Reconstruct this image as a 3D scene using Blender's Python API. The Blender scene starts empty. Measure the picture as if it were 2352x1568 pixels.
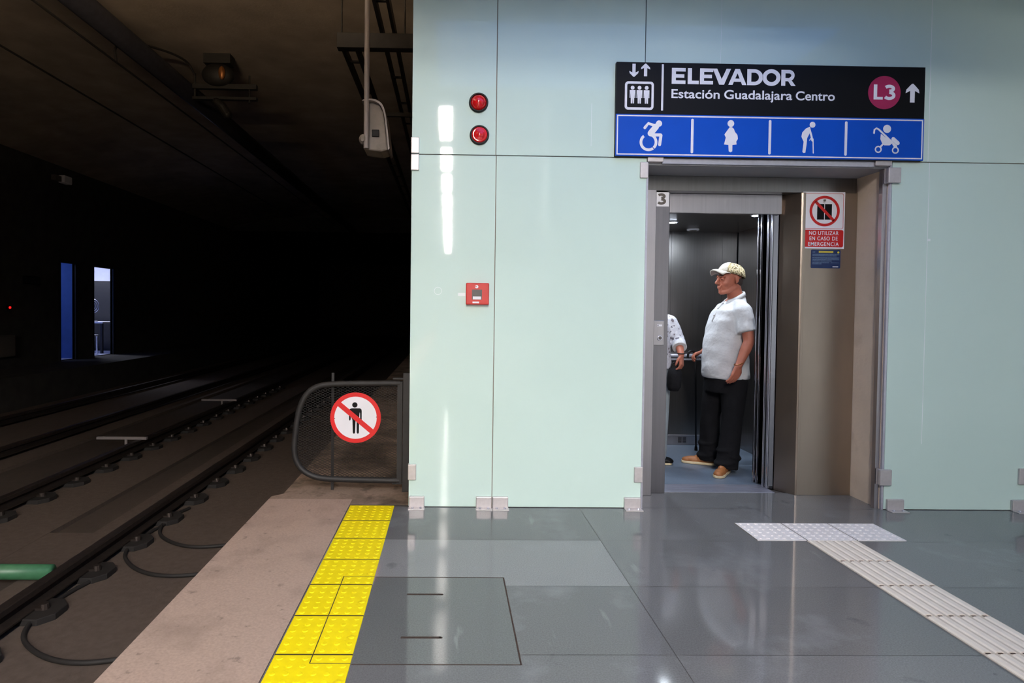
import bpy, bmesh, math, random
from mathutils import Vector, Matrix
random.seed(7)
scn = bpy.context.scene
C = scn.collection
PI = math.pi

# ------------------------------------------------------------------ camera
cam_d = bpy.data.cameras.new('camera')
cam_d.sensor_width = 36.0
cam_d.lens = 21.854
cam_d.shift_x = 0.05133
cam_d.shift_y = -0.0166
cam_d.clip_start = 0.05
cam_d.clip_end = 200
cam = bpy.data.objects.new('camera', cam_d)
C.objects.link(cam)
R_ = Vector((0.99979308, -0.01676533, 0.01152018))
U_ = Vector((-0.0111285, 0.02327088, 0.99966726))
F_ = Vector((0.01702783, 0.99958861, -0.02307949))
cam.matrix_world = Matrix(((R_.x, U_.x, -F_.x, 0), (R_.y, U_.y, -F_.y, 0), (R_.z, U_.z, -F_.z, 1.3206), (0, 0, 0, 1)))
scn.camera = cam

# ------------------------------------------------------------------ world and exposure
vs = scn.view_settings
vs.view_transform = 'Standard'
vs.look = 'None'
vs.gamma = 1.0
vs.use_curve_mapping = False
vs.exposure = 0.13
w = bpy.data.worlds.new('world')
scn.world = w
w.use_nodes = True
bg = w.node_tree.nodes['Background']
SKY = (0.35, 0.6, 1.0)
bg.inputs[0].default_value = (*SKY, 1)
bg.inputs[1].default_value = 1.2

TUBE_POWER = 390.0      # emission of the fluorescent tubes over the platform
CAR_POWER = 7.0        # elevator spotlights
ROOM_POWER = 14.0       # room beyond the far walkway

def area(name, loc, rot, sx, sy, power, col):
    l = bpy.data.lights.new(name, 'AREA')
    l.shape = 'RECTANGLE'
    l.size, l.size_y = sx, sy
    l.energy = power
    l.color = col
    o = bpy.data.objects.new(name, l)
    C.objects.link(o)
    o.location = loc
    o.rotation_euler = rot
    return o

# ------------------------------------------------------------------ materials
def lin(c):
    r = []
    for v in c[:3]:
        v = v / 255.0
        r.append(v / 12.92 if v <= 0.04045 else ((v + 0.055) / 1.055) ** 2.4)
    return r

def M(name, col, rough=0.5, metal=0.0, spec=0.5, noise=(6.0, 0.06), stretch=(1, 1, 1), bump=None, coat=0.0,
      emit=None, attr=None, stains=None, rvar=0.0):
    m = bpy.data.materials.new(name)
    m.use_nodes = True
    nt = m.node_tree
    N, L = nt.nodes, nt.links
    b = N['Principled BSDF']
    b.inputs['Roughness'].default_value = rough
    b.inputs['Metallic'].default_value = metal
    b.inputs['Specular IOR Level'].default_value = spec
    b.inputs['Coat Weight'].default_value = coat
    c = lin(col)
    tc = N.new('ShaderNodeTexCoord')
    mp = N.new('ShaderNodeMapping')
    mp.inputs['Scale'].default_value = stretch
    L.new(tc.outputs['Object'], mp.inputs[0])
    nz = N.new('ShaderNodeTexNoise')
    nz.inputs['Scale'].default_value = noise[0]
    nz.inputs['Detail'].default_value = 6
    L.new(mp.outputs[0], nz.inputs['Vector'])
    ramp = N.new('ShaderNodeValToRGB')
    a = noise[1]
    ramp.color_ramp.elements[0].position = 0.3
    ramp.color_ramp.elements[1].position = 0.7
    ramp.color_ramp.elements[0].color = (*[x * (1 - a) for x in c], 1)
    ramp.color_ramp.elements[1].color = (*[min(1, x * (1 + a)) for x in c], 1)
    L.new(nz.outputs['Fac'], ramp.inputs[0])
    out = ramp.outputs[0]
    if attr:
        at = N.new('ShaderNodeAttribute')
        at.attribute_name = attr
        mx = N.new('ShaderNodeMix')
        mx.data_type = 'RGBA'
        mx.blend_type = 'MULTIPLY'
        mx.inputs[0].default_value = 1
        L.new(out, mx.inputs[6])
        L.new(at.outputs['Color'], mx.inputs[7])
        out = mx.outputs[2]
    if stains:
        for (sc, lo, hi, sc_col, fac, st) in stains:
            mp2 = N.new('ShaderNodeMapping')
            mp2.inputs['Scale'].default_value = st
            L.new(tc.outputs['Object'], mp2.inputs[0])
            n2 = N.new('ShaderNodeTexNoise')
            n2.inputs['Scale'].default_value = sc
            n2.inputs['Detail'].default_value = 5
            n2.inputs['Roughness'].default_value = 0.6
            L.new(mp2.outputs[0], n2.inputs['Vector'])
            r2 = N.new('ShaderNodeMapRange')
            r2.inputs[1].default_value = lo
            r2.inputs[2].default_value = hi
            r2.inputs[3].default_value = 0
            r2.inputs[4].default_value = fac
            L.new(n2.outputs['Fac'], r2.inputs[0])
            mx = N.new('ShaderNodeMix')
            mx.data_type = 'RGBA'
            L.new(r2.outputs[0], mx.inputs[0])
            L.new(out, mx.inputs[6])
            mx.inputs[7].default_value = (*lin(sc_col), 1)
            out = mx.outputs[2]
    L.new(out, b.inputs['Base Color'])
    if rvar:
        n3 = N.new('ShaderNodeTexNoise')
        n3.inputs['Scale'].default_value = 5
        L.new(tc.outputs['Object'], n3.inputs['Vector'])
        r3 = N.new('ShaderNodeMapRange')
        r3.inputs[3].default_value = max(0.02, rough - rvar)
        r3.inputs[4].default_value = rough + rvar
        L.new(n3.outputs['Fac'], r3.inputs[0])
        L.new(r3.outputs[0], b.inputs['Roughness'])
    if bump:
        bm_ = N.new('ShaderNodeBump')
        bm_.inputs['Strength'].default_value = bump[1]
        bm_.inputs['Distance'].default_value = bump[2] if len(bump) > 2 else 0.01
        nb = N.new('ShaderNodeTexNoise')
        nb.inputs['Scale'].default_value = bump[0]
        nb.inputs['Detail'].default_value = 4
        L.new(mp.outputs[0], nb.inputs['Vector'])
        L.new(nb.outputs['Fac'], bm_.inputs['Height'])
        L.new(bm_.outputs[0], b.inputs['Normal'])
    if emit:
        b.inputs['Emission Color'].default_value = (*lin(emit[0]), 1)
        b.inputs['Emission Strength'].default_value = emit[1]
    return m

MT = dict(
    glass=M('back_painted_glass', (208, 231, 223), 0.03, spec=0.5, noise=(1.5, 0.012)),
    reflection_and_tape=M('reflection_mark', (235, 245, 245), 0.4),  # white of the painted reflection lines, also the tape and ring mark
    granite=M('grey_granite', (112, 112, 113), 0.07, spec=0.5, noise=(160, 0.16), attr='tone', rvar=0.03,
              stains=[(2.2, 0.56, 0.74, (150, 152, 156), 0.4, (1, 1, 1)), (7.0, 0.70, 0.74, (58, 58, 62), 0.5, (1, 1, 1)),
                      (9.0, 0.66, 0.72, (190, 190, 192), 0.14, (1, 0.16, 1)), (3.1, 0.66, 0.71, (66, 66, 70), 0.35, (1, 1, 1))]),
    cover=M('hatch_granite', (106, 108, 108), 0.08, spec=0.5, noise=(160, 0.16), rvar=0.03,
            stains=[(9.0, 0.66, 0.72, (170, 172, 172), 0.25, (1, 0.16, 1))]),
    grout=M('dirty_grout', (58, 48, 20), 0.8, noise=(60, 0.2)),
    grout2=M('grey_grout', (120, 112, 104), 0.8, noise=(60, 0.2)),
    cream_low=M('cream_tactile_grooves', (196, 182, 168), 0.6, noise=(14, 0.08)),
    joint=M('floor_joint', (70, 66, 64), 0.7),
    rust=M('rusty_gap', (62, 46, 38), 0.8, noise=(60, 0.3)),
    concrete=M('pink_brown_concrete', (176, 152, 138), 0.75, spec=0.3, noise=(90, 0.10),
               stains=[(3.2, 0.5, 0.75, (128, 108, 98), 0.55, (1, 1, 1)), (16, 0.62, 0.70, (120, 104, 96), 0.7, (1, 1, 1))],
               bump=(60, 0.15)),
    ledge=M('dirty_ledge_concrete', (152, 131, 116), 0.8, spec=0.25, noise=(60, 0.12),
            stains=[(2.6, 0.42, 0.62, (84, 72, 60), 0.8, (1, 1, 1)), (9, 0.55, 0.68, (70, 60, 50), 0.6, (1, 1, 1))], bump=(60, 0.2)),
    bed=M('track_bed_concrete', (70, 62, 56), 0.85, spec=0.2, noise=(14, 0.12),
          stains=[(1.4, 0.45, 0.7, (80, 70, 64), 0.6, (1, 0.4, 1))], bump=(80, 0.2)),
    plinth=M('track_plinth_concrete', (90, 79, 72), 0.85, spec=0.2, noise=(20, 0.12), bump=(60, 0.2)),
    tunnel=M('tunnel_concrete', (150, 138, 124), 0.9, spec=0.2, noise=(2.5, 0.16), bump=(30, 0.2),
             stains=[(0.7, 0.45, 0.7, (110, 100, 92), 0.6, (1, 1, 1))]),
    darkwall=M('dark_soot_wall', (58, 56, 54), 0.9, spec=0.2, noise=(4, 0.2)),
    soffit=M('grey_soffit_paint', (150, 152, 158), 0.6, noise=(5, 0.05)),
    plaster=M('beige_plaster', (224, 208, 190), 0.8, noise=(5, 0.06), bump=(40, 0.15),
              stains=[(3, 0.55, 0.75, (170, 152, 134), 0.5, (1, 1, 1))]),
    hall=M('hall_paint', (170, 178, 182), 0.7),
    hallceil=M('hall_ceiling_paint', (150, 160, 172), 0.7),
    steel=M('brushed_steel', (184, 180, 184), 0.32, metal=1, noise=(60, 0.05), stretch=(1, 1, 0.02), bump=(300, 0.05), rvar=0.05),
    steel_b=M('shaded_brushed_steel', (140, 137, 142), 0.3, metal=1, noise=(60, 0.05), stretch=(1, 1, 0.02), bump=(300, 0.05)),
    steel_c=M('warm_brushed_steel', (176, 163, 150), 0.34, metal=1, noise=(3, 0.12), stretch=(1, 1, 0.25), bump=(300, 0.05), rvar=0.06),
    steel_dark=M('dark_brushed_steel', (142, 139, 138), 0.28, metal=1, noise=(60, 0.06), stretch=(1, 1, 0.02), bump=(300, 0.04)),
    steel_mirror=M('polished_steel', (150, 150, 158), 0.10, metal=1, noise=(60, 0.05), stretch=(1, 1, 0.02)),
    clamp=M('satin_steel_clamp', (206, 200, 200), 0.45, metal=0.55, noise=(50, 0.05), bump=(200, 0.05)),
    bright=M('bright_aluminium', (200, 200, 212), 0.3, metal=0.6, noise=(40, 0.05)),
    sill=M('grooved_aluminium', (176, 178, 196), 0.35, metal=0.7, noise=(60, 0.08), stretch=(0.05, 1, 1)),
    black=M('black_print', (7, 7, 11), 0.5, spec=0.2, noise=(8, 0.05)),
    blue=M('blue_print', (0, 80, 196), 0.5, spec=0.2, noise=(8, 0.03)),
    white=M('white_print', (236, 236, 244), 0.4, noise=(8, 0.02)),
    magenta=M('magenta_print', (170, 28, 84), 0.4, noise=(8, 0.04)),
    yellow=M('yellow_rubber', (252, 226, 8), 0.62, spec=0.3, noise=(20, 0.05),
             stains=[(12, 0.62, 0.74, (190, 150, 10), 0.5, (1, 1, 1))]),
    cream=M('cream_tactile', (226, 214, 202), 0.5, noise=(14, 0.05), stains=[(8, 0.58, 0.75, (180, 166, 150), 0.4, (1, 1, 1))]),
    cream2=M('white_tactile', (226, 220, 220), 0.5, noise=(14, 0.04), stains=[(8, 0.58, 0.75, (180, 174, 170), 0.4, (1, 1, 1))]),
    redsign=M('red_print', (222, 30, 32), 0.4, noise=(8, 0.03)),
    redsign2=M('signal_red', (205, 30, 30), 0.4, noise=(8, 0.03)),
    redbox=M('red_plastic', (205, 38, 28), 0.4, noise=(20, 0.05)),
    redlens=M('red_lens', (214, 20, 26), 0.12, coat=1.0, noise=(30, 0.2)),
    blackrub=M('black_rubber', (18, 15, 14), 0.5, spec=0.2, noise=(30, 0.1)),
    greypl=M('grey_plastic', (92, 86, 82), 0.5, noise=(30, 0.1)),
    fence=M('dark_painted_metal', (36, 34, 34), 0.6, metal=0.0, noise=(30, 0.2), bump=(90, 0.1)),
    mesh=M('black_expanded_metal', (20, 19, 19), 0.7, noise=(30, 0.2)),
    rail=M('rail_steel', (70, 62, 58), 0.45, metal=0.7, noise=(30, 0.2)),
    railhead=M('rail_head_steel', (110, 104, 104), 0.35, metal=0.8, noise=(30, 0.2)),
    cable=M('black_cable', (30, 27, 26), 0.7, noise=(30, 0.1)),
    green=M('green_pipe', (66, 118, 84), 0.4, noise=(30, 0.1)),
    pipe=M('grey_pipe', (138, 130, 130), 0.5, noise=(20, 0.06)),
    dust=M('dusty_grey_housing', (128, 120, 114), 0.6, noise=(18, 0.12), stains=[(9, 0.5, 0.7, (70, 65, 62), 0.6, (1, 1, 1))]),
    tray=M('dark_galvanised', (32, 30, 28), 0.6, metal=0.3, noise=(20, 0.15)),
    duct=M('black_duct', (44, 44, 50), 0.3, metal=0.3, noise=(14, 0.2)),
    brass=M('old_bronze', (150, 96, 52), 0.4, metal=0.6, noise=(14, 0.2)),
    bluewall=M('blue_room_paint', (80, 120, 200), 0.8),
    paleroom=M('pale_room_paint', (200, 204, 225), 0.8),
    darkfurn=M('dark_furniture', (17, 17, 20), 0.6),
    vinyl=M('blue_grey_vinyl', (104, 117, 134), 0.42, noise=(60, 0.08)),
    skin=M('skin', (172, 102, 80), 0.55, noise=(25, 0.06), bump=(160, 0.1, 0.003)),
    hair=M('dark_brown_hair', (52, 40, 36), 0.7, noise=(90, 0.3), bump=(200, 0.5)),
    eye=M('dark_eye', (26, 20, 18), 0.2),
    shirt=M('white_polo_cotton', (196, 197, 200), 0.9, spec=0.15, noise=(9, 0.03), bump=(7, 0.55, 0.04)),
    trousers=M('black_trousers', (22, 22, 25), 0.9, spec=0.15, noise=(20, 0.15), bump=(8, 0.6, 0.03)),
    shoe=M('tan_leather', (156, 98, 54), 0.5, noise=(30, 0.12), bump=(50, 0.3)),
    sole=M('cream_sole', (214, 196, 160), 0.6, noise=(30, 0.06)),
    light_trousers=M('light_grey_trousers', (150, 160, 166), 0.85, noise=(20, 0.06), bump=(8, 0.5, 0.02)),
    tube=M('fluorescent_tube', (255, 255, 255), 0.5, emit=((255, 247, 240), TUBE_POWER)),
    blue_fill_glow=M('blue_fill_glow', (120, 170, 240), 0.5, emit=((95, 150, 240), 1.1)),  # glow of the added panel that tints the upper glass blue
    uplight=M('added_uplight_tube', (255, 220, 180), 0.5, emit=((255, 226, 190), 420.0)),  # glow of the added lamp that brightens the tunnel ceiling
    spot=M('spot_disc', (255, 255, 255), 0.5, emit=((225, 238, 255), 45.0)),
    led=M('red_led', (255, 20, 20), 0.5, emit=((255, 10, 10), 6.0)),
)

# camouflage cap and printed blouse
def pattern(name, cols, scale, rough=0.85, stops=(0.42, 0.5, 0.58)):
    m = M(name, cols[0], rough)
    nt = m.node_tree
    N, L = nt.nodes, nt.links
    b = N['Principled BSDF']
    tc = N.new('ShaderNodeTexCoord')
    n = N.new('ShaderNodeTexNoise')
    n.inputs['Scale'].default_value = scale
    n.inputs['Detail'].default_value = 2
    L.new(tc.outputs['Object'], n.inputs['Vector'])
    r = N.new('ShaderNodeValToRGB')
    r.color_ramp.interpolation = 'CONSTANT'
    els = r.color_ramp.elements
    els[0].color = (*lin(cols[0]), 1)
    els[1].position = stops[0]
    els[1].color = (*lin(cols[1]), 1)
    for s, c in zip(stops[1:], cols[2:]):
        e = els.new(s)
        e.color = (*lin(c), 1)
    L.new(n.outputs['Fac'], r.inputs[0])
    L.new(r.outputs[0], b.inputs['Base Color'])
    return m
MT['camo'] = pattern('camouflage_cotton', [(84, 72, 46), (156, 140, 100), (190, 178, 148), (104, 90, 60)], 60)
MT['cap_front'] = M('pale_cap_cotton', (182, 176, 166), 0.9, noise=(40, 0.12), bump=(60, 0.3))
MT['blouse'] = pattern('printed_blouse', [(110, 108, 120), (214, 216, 226), (200, 202, 214), (120, 112, 118)], 26, stops=(0.37, 0.5, 0.66))

# ------------------------------------------------------------------ mesh builder
class MB:
    def __init__(s):
        s.v, s.f = [], []
    def add(s, vs_, fs_):
        n = len(s.v)
        s.v += [tuple(v) for v in vs_]
        s.f += [tuple(i + n for i in f) for f in fs_]
        return s
    def box(s, x0, x1, y0, y1, z0, z1):
        x0, x1 = min(x0, x1), max(x0, x1)
        y0, y1 = min(y0, y1), max(y0, y1)
        z0, z1 = min(z0, z1), max(z0, z1)
        return s.add([(x0, y0, z0), (x1, y0, z0), (x1, y1, z0), (x0, y1, z0), (x0, y0, z1), (x1, y0, z1), (x1, y1, z1), (x0, y1, z1)],
                     [(0, 3, 2, 1), (4, 5, 6, 7), (0, 1, 5, 4), (1, 2, 6, 5), (2, 3, 7, 6), (3, 0, 4, 7)])
    def cone(s, a, b, ra, rb, n=16):
        a, b = Vector(a), Vector(b)
        d = (b - a)
        if d.length < 1e-7:
            return s
        d.normalize()
        u = d.orthogonal().normalized()
        w_ = d.cross(u)
        vs_ = []
        for p, r in ((a, ra), (b, rb)):
            for i in range(n):
                t = 2 * PI * i / n
                vs_.append(p + u * (r * math.cos(t)) + w_ * (r * math.sin(t)))
        fs_ = [(i, (i + 1) % n, n + (i + 1) % n, n + i) for i in range(n)]
        fs_ += [tuple(range(n - 1, -1, -1)), tuple(range(n, 2 * n))]
        return s.add(vs_, fs_)
    def ell(s, c, r, rot=None, n=16, m=10):
        c = Vector(c)
        if not isinstance(r, (tuple, list)):
            r = (r, r, r)
        R = rot or Matrix.Identity(3)
        vs_ = [c + R @ Vector((0, 0, -r[2]))]
        for j in range(1, m):
            ph = -PI / 2 + PI * j / m
            for i in range(n):
                t = 2 * PI * i / n
                vs_.append(c + R @ Vector((r[0] * math.cos(ph) * math.cos(t), r[1] * math.cos(ph) * math.sin(t), r[2] * math.sin(ph))))
        vs_.append(c + R @ Vector((0, 0, r[2])))
        fs_ = []
        for i in range(n):
            fs_.append((0, 1 + (i + 1) % n, 1 + i))
            fs_.append((len(vs_) - 1, 1 + (m - 2) * n + i, 1 + (m - 2) * n + (i + 1) % n))
        for j in range(m - 2):
            for i in range(n):
                a = 1 + j * n + i
                b_ = 1 + j * n + (i + 1) % n
                fs_.append((a, b_, b_ + n, a + n))
        return s.add(vs_, fs_)
    def limb(s, pts, rad, n=16):
        for p, r in zip(pts, rad):
            s.ell(p, r, n=n, m=10)
        for k in range(len(pts) - 1):
            s.cone(pts[k], pts[k + 1], rad[k], rad[k + 1], n)
        return s
    def rings(s, rs, n=28, p=2.0):
        """closed loft; rs = (cx, cy, cz, rx, ry[, tilt_z_per_x])"""
        vs_ = []
        for rr in rs:
            cx, cy, cz, rx, ry = rr[:5]
            tl = rr[5] if len(rr) > 5 else 0
            for i in range(n):
                t = 2 * PI * i / n
                ct, st = math.cos(t), math.sin(t)
                k = (abs(ct) ** p + abs(st) ** p) ** (-1 / p)
                vs_.append((cx + rx * ct * k, cy + ry * st * k, cz + tl * rx * ct * k))
        fs_ = []
        for j in range(len(rs) - 1):
            for i in range(n):
                fs_.append((j * n + i, j * n + (i + 1) % n, (j + 1) * n + (i + 1) % n, (j + 1) * n + i))
        fs_ += [tuple(range(n - 1, -1, -1)), tuple(range((len(rs) - 1) * n, len(rs) * n))]
        return s.add(vs_, fs_)
    def tube(s, pts, r, n=10):
        pts = [Vector(p) for p in pts]
        vs_ = []
        u = None
        for k, p in enumerate(pts):
            d = (pts[min(k + 1, len(pts) - 1)] - pts[max(k - 1, 0)]).normalized()
            if u is None:
                u = d.orthogonal().normalized()
            else:
                u = (u - d * u.dot(d)).normalized()
            w_ = d.cross(u)
            rr = r[k] if isinstance(r, (list, tuple)) else r
            for i in range(n):
                t = 2 * PI * i / n
                vs_.append(p + u * (rr * math.cos(t)) + w_ * (rr * math.sin(t)))
        fs_ = []
        for k in range(len(pts) - 1):
            for i in range(n):
                fs_.append((k * n + i, k * n + (i + 1) % n, (k + 1) * n + (i + 1) % n, (k + 1) * n + i))
        fs_ += [tuple(range(n - 1, -1, -1)), tuple(range((len(pts) - 1) * n, len(pts) * n))]
        return s.add(vs_, fs_)
    def prism(s, poly, y0, y1):
        """poly of (x, z) extruded along y"""
        n = len(poly)
        vs_ = [(x, y0, z) for x, z in poly] + [(x, y1, z) for x, z in poly]
        fs_ = [tuple(range(n)), tuple(range(2 * n - 1, n - 1, -1))] + [(i, n + i, n + (i + 1) % n, (i + 1) % n) for i in range(n)]
        return s.add(vs_, fs_)
    def prism_z(s, poly, z0, z1):
        n = len(poly)
        vs_ = [(x, y, z0) for x, y in poly] + [(x, y, z1) for x, y in poly]
        fs_ = [tuple(range(n - 1, -1, -1)), tuple(range(n, 2 * n))] + [(i, (i + 1) % n, n + (i + 1) % n, n + i) for i in range(n)]
        return s.add(vs_, fs_)

WL = {}
def finish_mesh(me, name, mat, parent=None, smooth=False, origin=None, bevel=0, mats=None):
    if origin is None:
        if parent is not None:
            origin = WL[parent.name]
        else:
            xs = [v.co for v in me.vertices]
            mn = [min(c[i] for c in xs) for i in range(3)]
            mx = [max(c[i] for c in xs) for i in range(3)]
            origin = Vector(((mn[0] + mx[0]) / 2, (mn[1] + mx[1]) / 2, mn[2]))
    origin = Vector(origin)
    me.transform(Matrix.Translation(-origin))
    me.name = name
    o = bpy.data.objects.new(name, me)
    C.objects.link(o)
    WL[o.name] = origin
    if parent is not None:
        o.parent = parent
        o.location = origin - WL[parent.name]
    else:
        o.location = origin
    me.materials.clear()
    for mm in (mats or [mat]):
        me.materials.append(mm)
    if smooth:
        for p in me.polygons:
            p.use_smooth = True
    if bevel:
        b = o.modifiers.new('bevel', 'BEVEL')
        b.width = bevel
        b.segments = 2
        b.limit_method = 'ANGLE'
        b.angle_limit = math.radians(40)
    return o

def build(mb, name, mat, parent=None, smooth=False, bevel=0, origin=None, fix=True, auto=False):
    me = bpy.data.meshes.new(name)
    me.from_pydata(mb.v, [], mb.f)
    if fix:
        b = bmesh.new()
        b.from_mesh(me)
        bmesh.ops.recalc_face_normals(b, faces=b.faces)
        b.to_mesh(me)
        b.free()
    o = finish_mesh(me, name, mat, parent, smooth, origin, bevel)
    if auto:
        for p in me.polygons:
            p.use_smooth = True
        try:
            me.set_sharp_from_angle(angle=math.radians(35))
        except Exception:
            pass
    return o

def tag(o, label=None, cat=None, group=None, kind=None):
    if label: o['label'] = label
    if cat: o['category'] = cat
    if group: o['group'] = group
    if kind: o['kind'] = kind
    return o

def thing(name, label, cat, loc, group=None):
    o = bpy.data.objects.new(name, None)
    C.objects.link(o)
    o.location = loc
    o.empty_display_size = 0.1
    WL[o.name] = Vector(loc)
    return tag(o, label, cat, group)

def struct(mb, name, mat, bevel=0, fix=True):
    o = build(mb, name, mat, bevel=bevel, fix=fix)
    o['kind'] = 'structure'
    return o

def copy_tree(o, parent=None):
    c = o.copy()
    C.objects.link(c)
    c.parent = parent
    WL[c.name] = WL[o.name].copy()
    for ch in [x for x in bpy.data.objects if x.parent == o]:
        copy_tree(ch, c)
    return c

def evaluated(o, name):
    dg = bpy.context.evaluated_depsgraph_get()
    dg.update()
    me = bpy.data.meshes.new_from_object(o.evaluated_get(dg))
    me.name = name
    return me

def melt(mb, name, mat, parent, voxel=0.006, smooth=6, factor=0.5):
    """fuse overlapping closed shapes into one continuous surface"""
    me = bpy.data.meshes.new('tmp')
    me.from_pydata(mb.v, [], mb.f)
    b = bmesh.new(); b.from_mesh(me)
    bmesh.ops.recalc_face_normals(b, faces=b.faces)
    b.to_mesh(me); b.free()
    t = bpy.data.objects.new('tmp', me)
    C.objects.link(t)
    r = t.modifiers.new('r', 'REMESH')
    r.mode = 'VOXEL'
    r.voxel_size = voxel
    s_ = t.modifiers.new('s', 'SMOOTH')
    s_.factor = factor
    s_.iterations = smooth
    res = evaluated(t, name)
    bpy.data.objects.remove(t)
    return finish_mesh(res, name, mat, parent, smooth=True)

# flat artwork on a plane y = const facing the viewer (2D curve outlines, holes allowed), extruded a little
def art(polys, y, thick, name, mat, parent, fonttext=None):
    cu = bpy.data.curves.new('tmp', 'CURVE')
    cu.dimensions = '2D'
    cu.fill_mode = 'BOTH'
    for p in polys:
        sp = cu.splines.new('POLY')
        sp.points.add(len(p) - 1)
        for i, (x, z) in enumerate(p):
            sp.points[i].co = (x, z, 0, 1)
        sp.use_cyclic_u = True
    o = bpy.data.objects.new('tmp', cu)
    C.objects.link(o)
    me = evaluated(o, name)
    bpy.data.objects.remove(o)
    return plate(me, y, thick, name, mat, parent)

def plate(me, y, thick, name, mat, parent, origin=None):
    b = bmesh.new()
    b.from_mesh(me)
    bmesh.ops.remove_doubles(b, verts=b.verts, dist=1e-6)
    for v in b.verts:
        v.co = Vector((v.co.x, y, v.co.y))
    ret = bmesh.ops.extrude_face_region(b, geom=list(b.faces))
    for g in ret['geom']:
        if isinstance(g, bmesh.types.BMVert):
            g.co.y = y - thick
    bmesh.ops.recalc_face_normals(b, faces=b.faces)
    me2 = bpy.data.meshes.new(name)
    b.to_mesh(me2)
    b.free()
    return finish_mesh(me2, name, mat, parent, origin=origin)

def flat_print(me, y, name, mat, parent):
    """printed lettering: the letter faces lying just proud of the board"""
    b = bmesh.new()
    b.from_mesh(me)
    for v in b.verts:
        v.co = Vector((v.co.x, y, v.co.y))
    for f in b.faces:
        f.normal_update()
        if f.normal.y > 0:
            f.normal_flip()
    me2 = bpy.data.meshes.new(name)
    b.to_mesh(me2)
    b.free()
    return finish_mesh(me2, name, mat, parent)

def text_mesh(s, bold=0.0, spacing=1.0):
    cu = bpy.data.curves.new('tmp', 'FONT')
    cu.body = s
    cu.size = 1
    cu.offset = bold
    cu.space_character = spacing
    cu.resolution_u = 6
    o = bpy.data.objects.new('tmp', cu)
    C.objects.link(o)
    me = evaluated(o, 'text')
    bpy.data.objects.remove(o)
    return me

def lettering(s, x0, x1, base, cap, y, thick, name, mat, parent, bold=0.012, spacing=1.0):
    me = text_mesh(s, bold, spacing)
    ref = text_mesh('E', bold)
    ch = max(v.co.y for v in ref.vertices)
    lo = min(v.co.x for v in me.vertices)
    hi = max(v.co.x for v in me.vertices)
    sx = (x1 - x0) / (hi - lo)
    sz = cap / ch
    for v in me.vertices:
        v.co = Vector((x0 + (v.co.x - lo) * sx, base + v.co.y * sz, 0))
    return flat_print(me, y - thick, name, mat, parent)

def circ(cx, cz, r, n=40, rz=None, a0=0, a1=2 * PI):
    rz = rz or r
    full = abs(a1 - a0 - 2 * PI) < 1e-6
    m = n if full else n + 1
    return [(cx + r * math.cos(a0 + (a1 - a0) * i / n), cz + rz * math.sin(a0 + (a1 - a0) * i / n)) for i in range(m)]

def rrect(x0, x1, z0, z1, r, n=6):
    p = []
    for cx, cz, a in ((x1 - r, z1 - r, 0), (x0 + r, z1 - r, PI / 2), (x0 + r, z0 + r, PI), (x1 - r, z0 + r, 1.5 * PI)):
        for i in range(n + 1):
            t = a + PI / 2 * i / n
            p.append((cx + r * math.cos(t), cz + r * math.sin(t)))
    return p

def strip(pts, wd, caps=True):
    """outline polygon of a thick polyline with round ends"""
    pts = [Vector(p) for p in pts]
    L_, R2 = [], []
    for k, p in enumerate(pts):
        a = pts[max(k - 1, 0)]
        b = pts[min(k + 1, len(pts) - 1)]
        d = (b - a).normalized()
        nrm = Vector((-d.y, d.x))
        hw = wd / 2
        L_.append(p + nrm * hw)
        R2.append(p - nrm * hw)
    d1 = (pts[-1] - pts[-2]).normalized()
    d0 = (pts[0] - pts[1]).normalized()
    cap = lambda p, d: [p + Vector((math.cos(t) * -d.y + math.sin(t) * d.x, math.cos(t) * d.x + math.sin(t) * d.y)) * (wd / 2) for t in [PI * i / 6 for i in range(1, 6)]]
    out = L_ + (cap(pts[-1], d1) if caps else []) + R2[::-1] + (cap(pts[0], d0) if caps else [])
    return [(v.x, v.y) for v in out]
# ================================================================== THE SETTING
HB = -30.0                     # far end of the hall behind the viewer
WY = 4.14                      # face of the glass cladding
# platform floor: granite slabs with their own tone, thin joints between them
def slab_floor():
    xs = [-0.655, 0.89, 2.09, 3.29, 4.49, 5.69, 6.9]
    ys = [4.145 - 0.597 * k for k in range(0, 57)]
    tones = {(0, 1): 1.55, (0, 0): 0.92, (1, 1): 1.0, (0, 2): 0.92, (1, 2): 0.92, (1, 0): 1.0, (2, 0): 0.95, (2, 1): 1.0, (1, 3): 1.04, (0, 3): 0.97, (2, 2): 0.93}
    mb = MB()
    cols = []
    g = 0.0012
    rnd = random.Random(3)
    for i in range(len(xs) - 1):
        for j in range(len(ys) - 1):
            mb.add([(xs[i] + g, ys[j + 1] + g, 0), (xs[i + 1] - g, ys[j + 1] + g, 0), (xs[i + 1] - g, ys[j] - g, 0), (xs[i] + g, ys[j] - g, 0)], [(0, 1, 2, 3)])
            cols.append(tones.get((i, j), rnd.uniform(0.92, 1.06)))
    # recess in front of the elevator
    mb.add([(1.32, 4.147, 0), (2.95, 4.147, 0), (2.95, 4.52, 0), (1.32, 4.52, 0)], [(0, 1, 2, 3)])
    cols.append(0.96)
    me = bpy.data.meshes.new('floor')
    me.from_pydata(mb.v, [], mb.f)
    ca = me.color_attributes.new('tone', 'FLOAT_COLOR', 'CORNER')
    for p, c in zip(me.polygons, cols):
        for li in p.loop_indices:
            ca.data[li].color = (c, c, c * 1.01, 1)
    o = finish_mesh(me, 'floor', MT['granite'])
    o['kind'] = 'structure'
    return o
slab_floor()
struct(MB().box(-0.655, 7, HB, 4.6, -0.6, -0.003), 'floor_base', MT['joint'])
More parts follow.
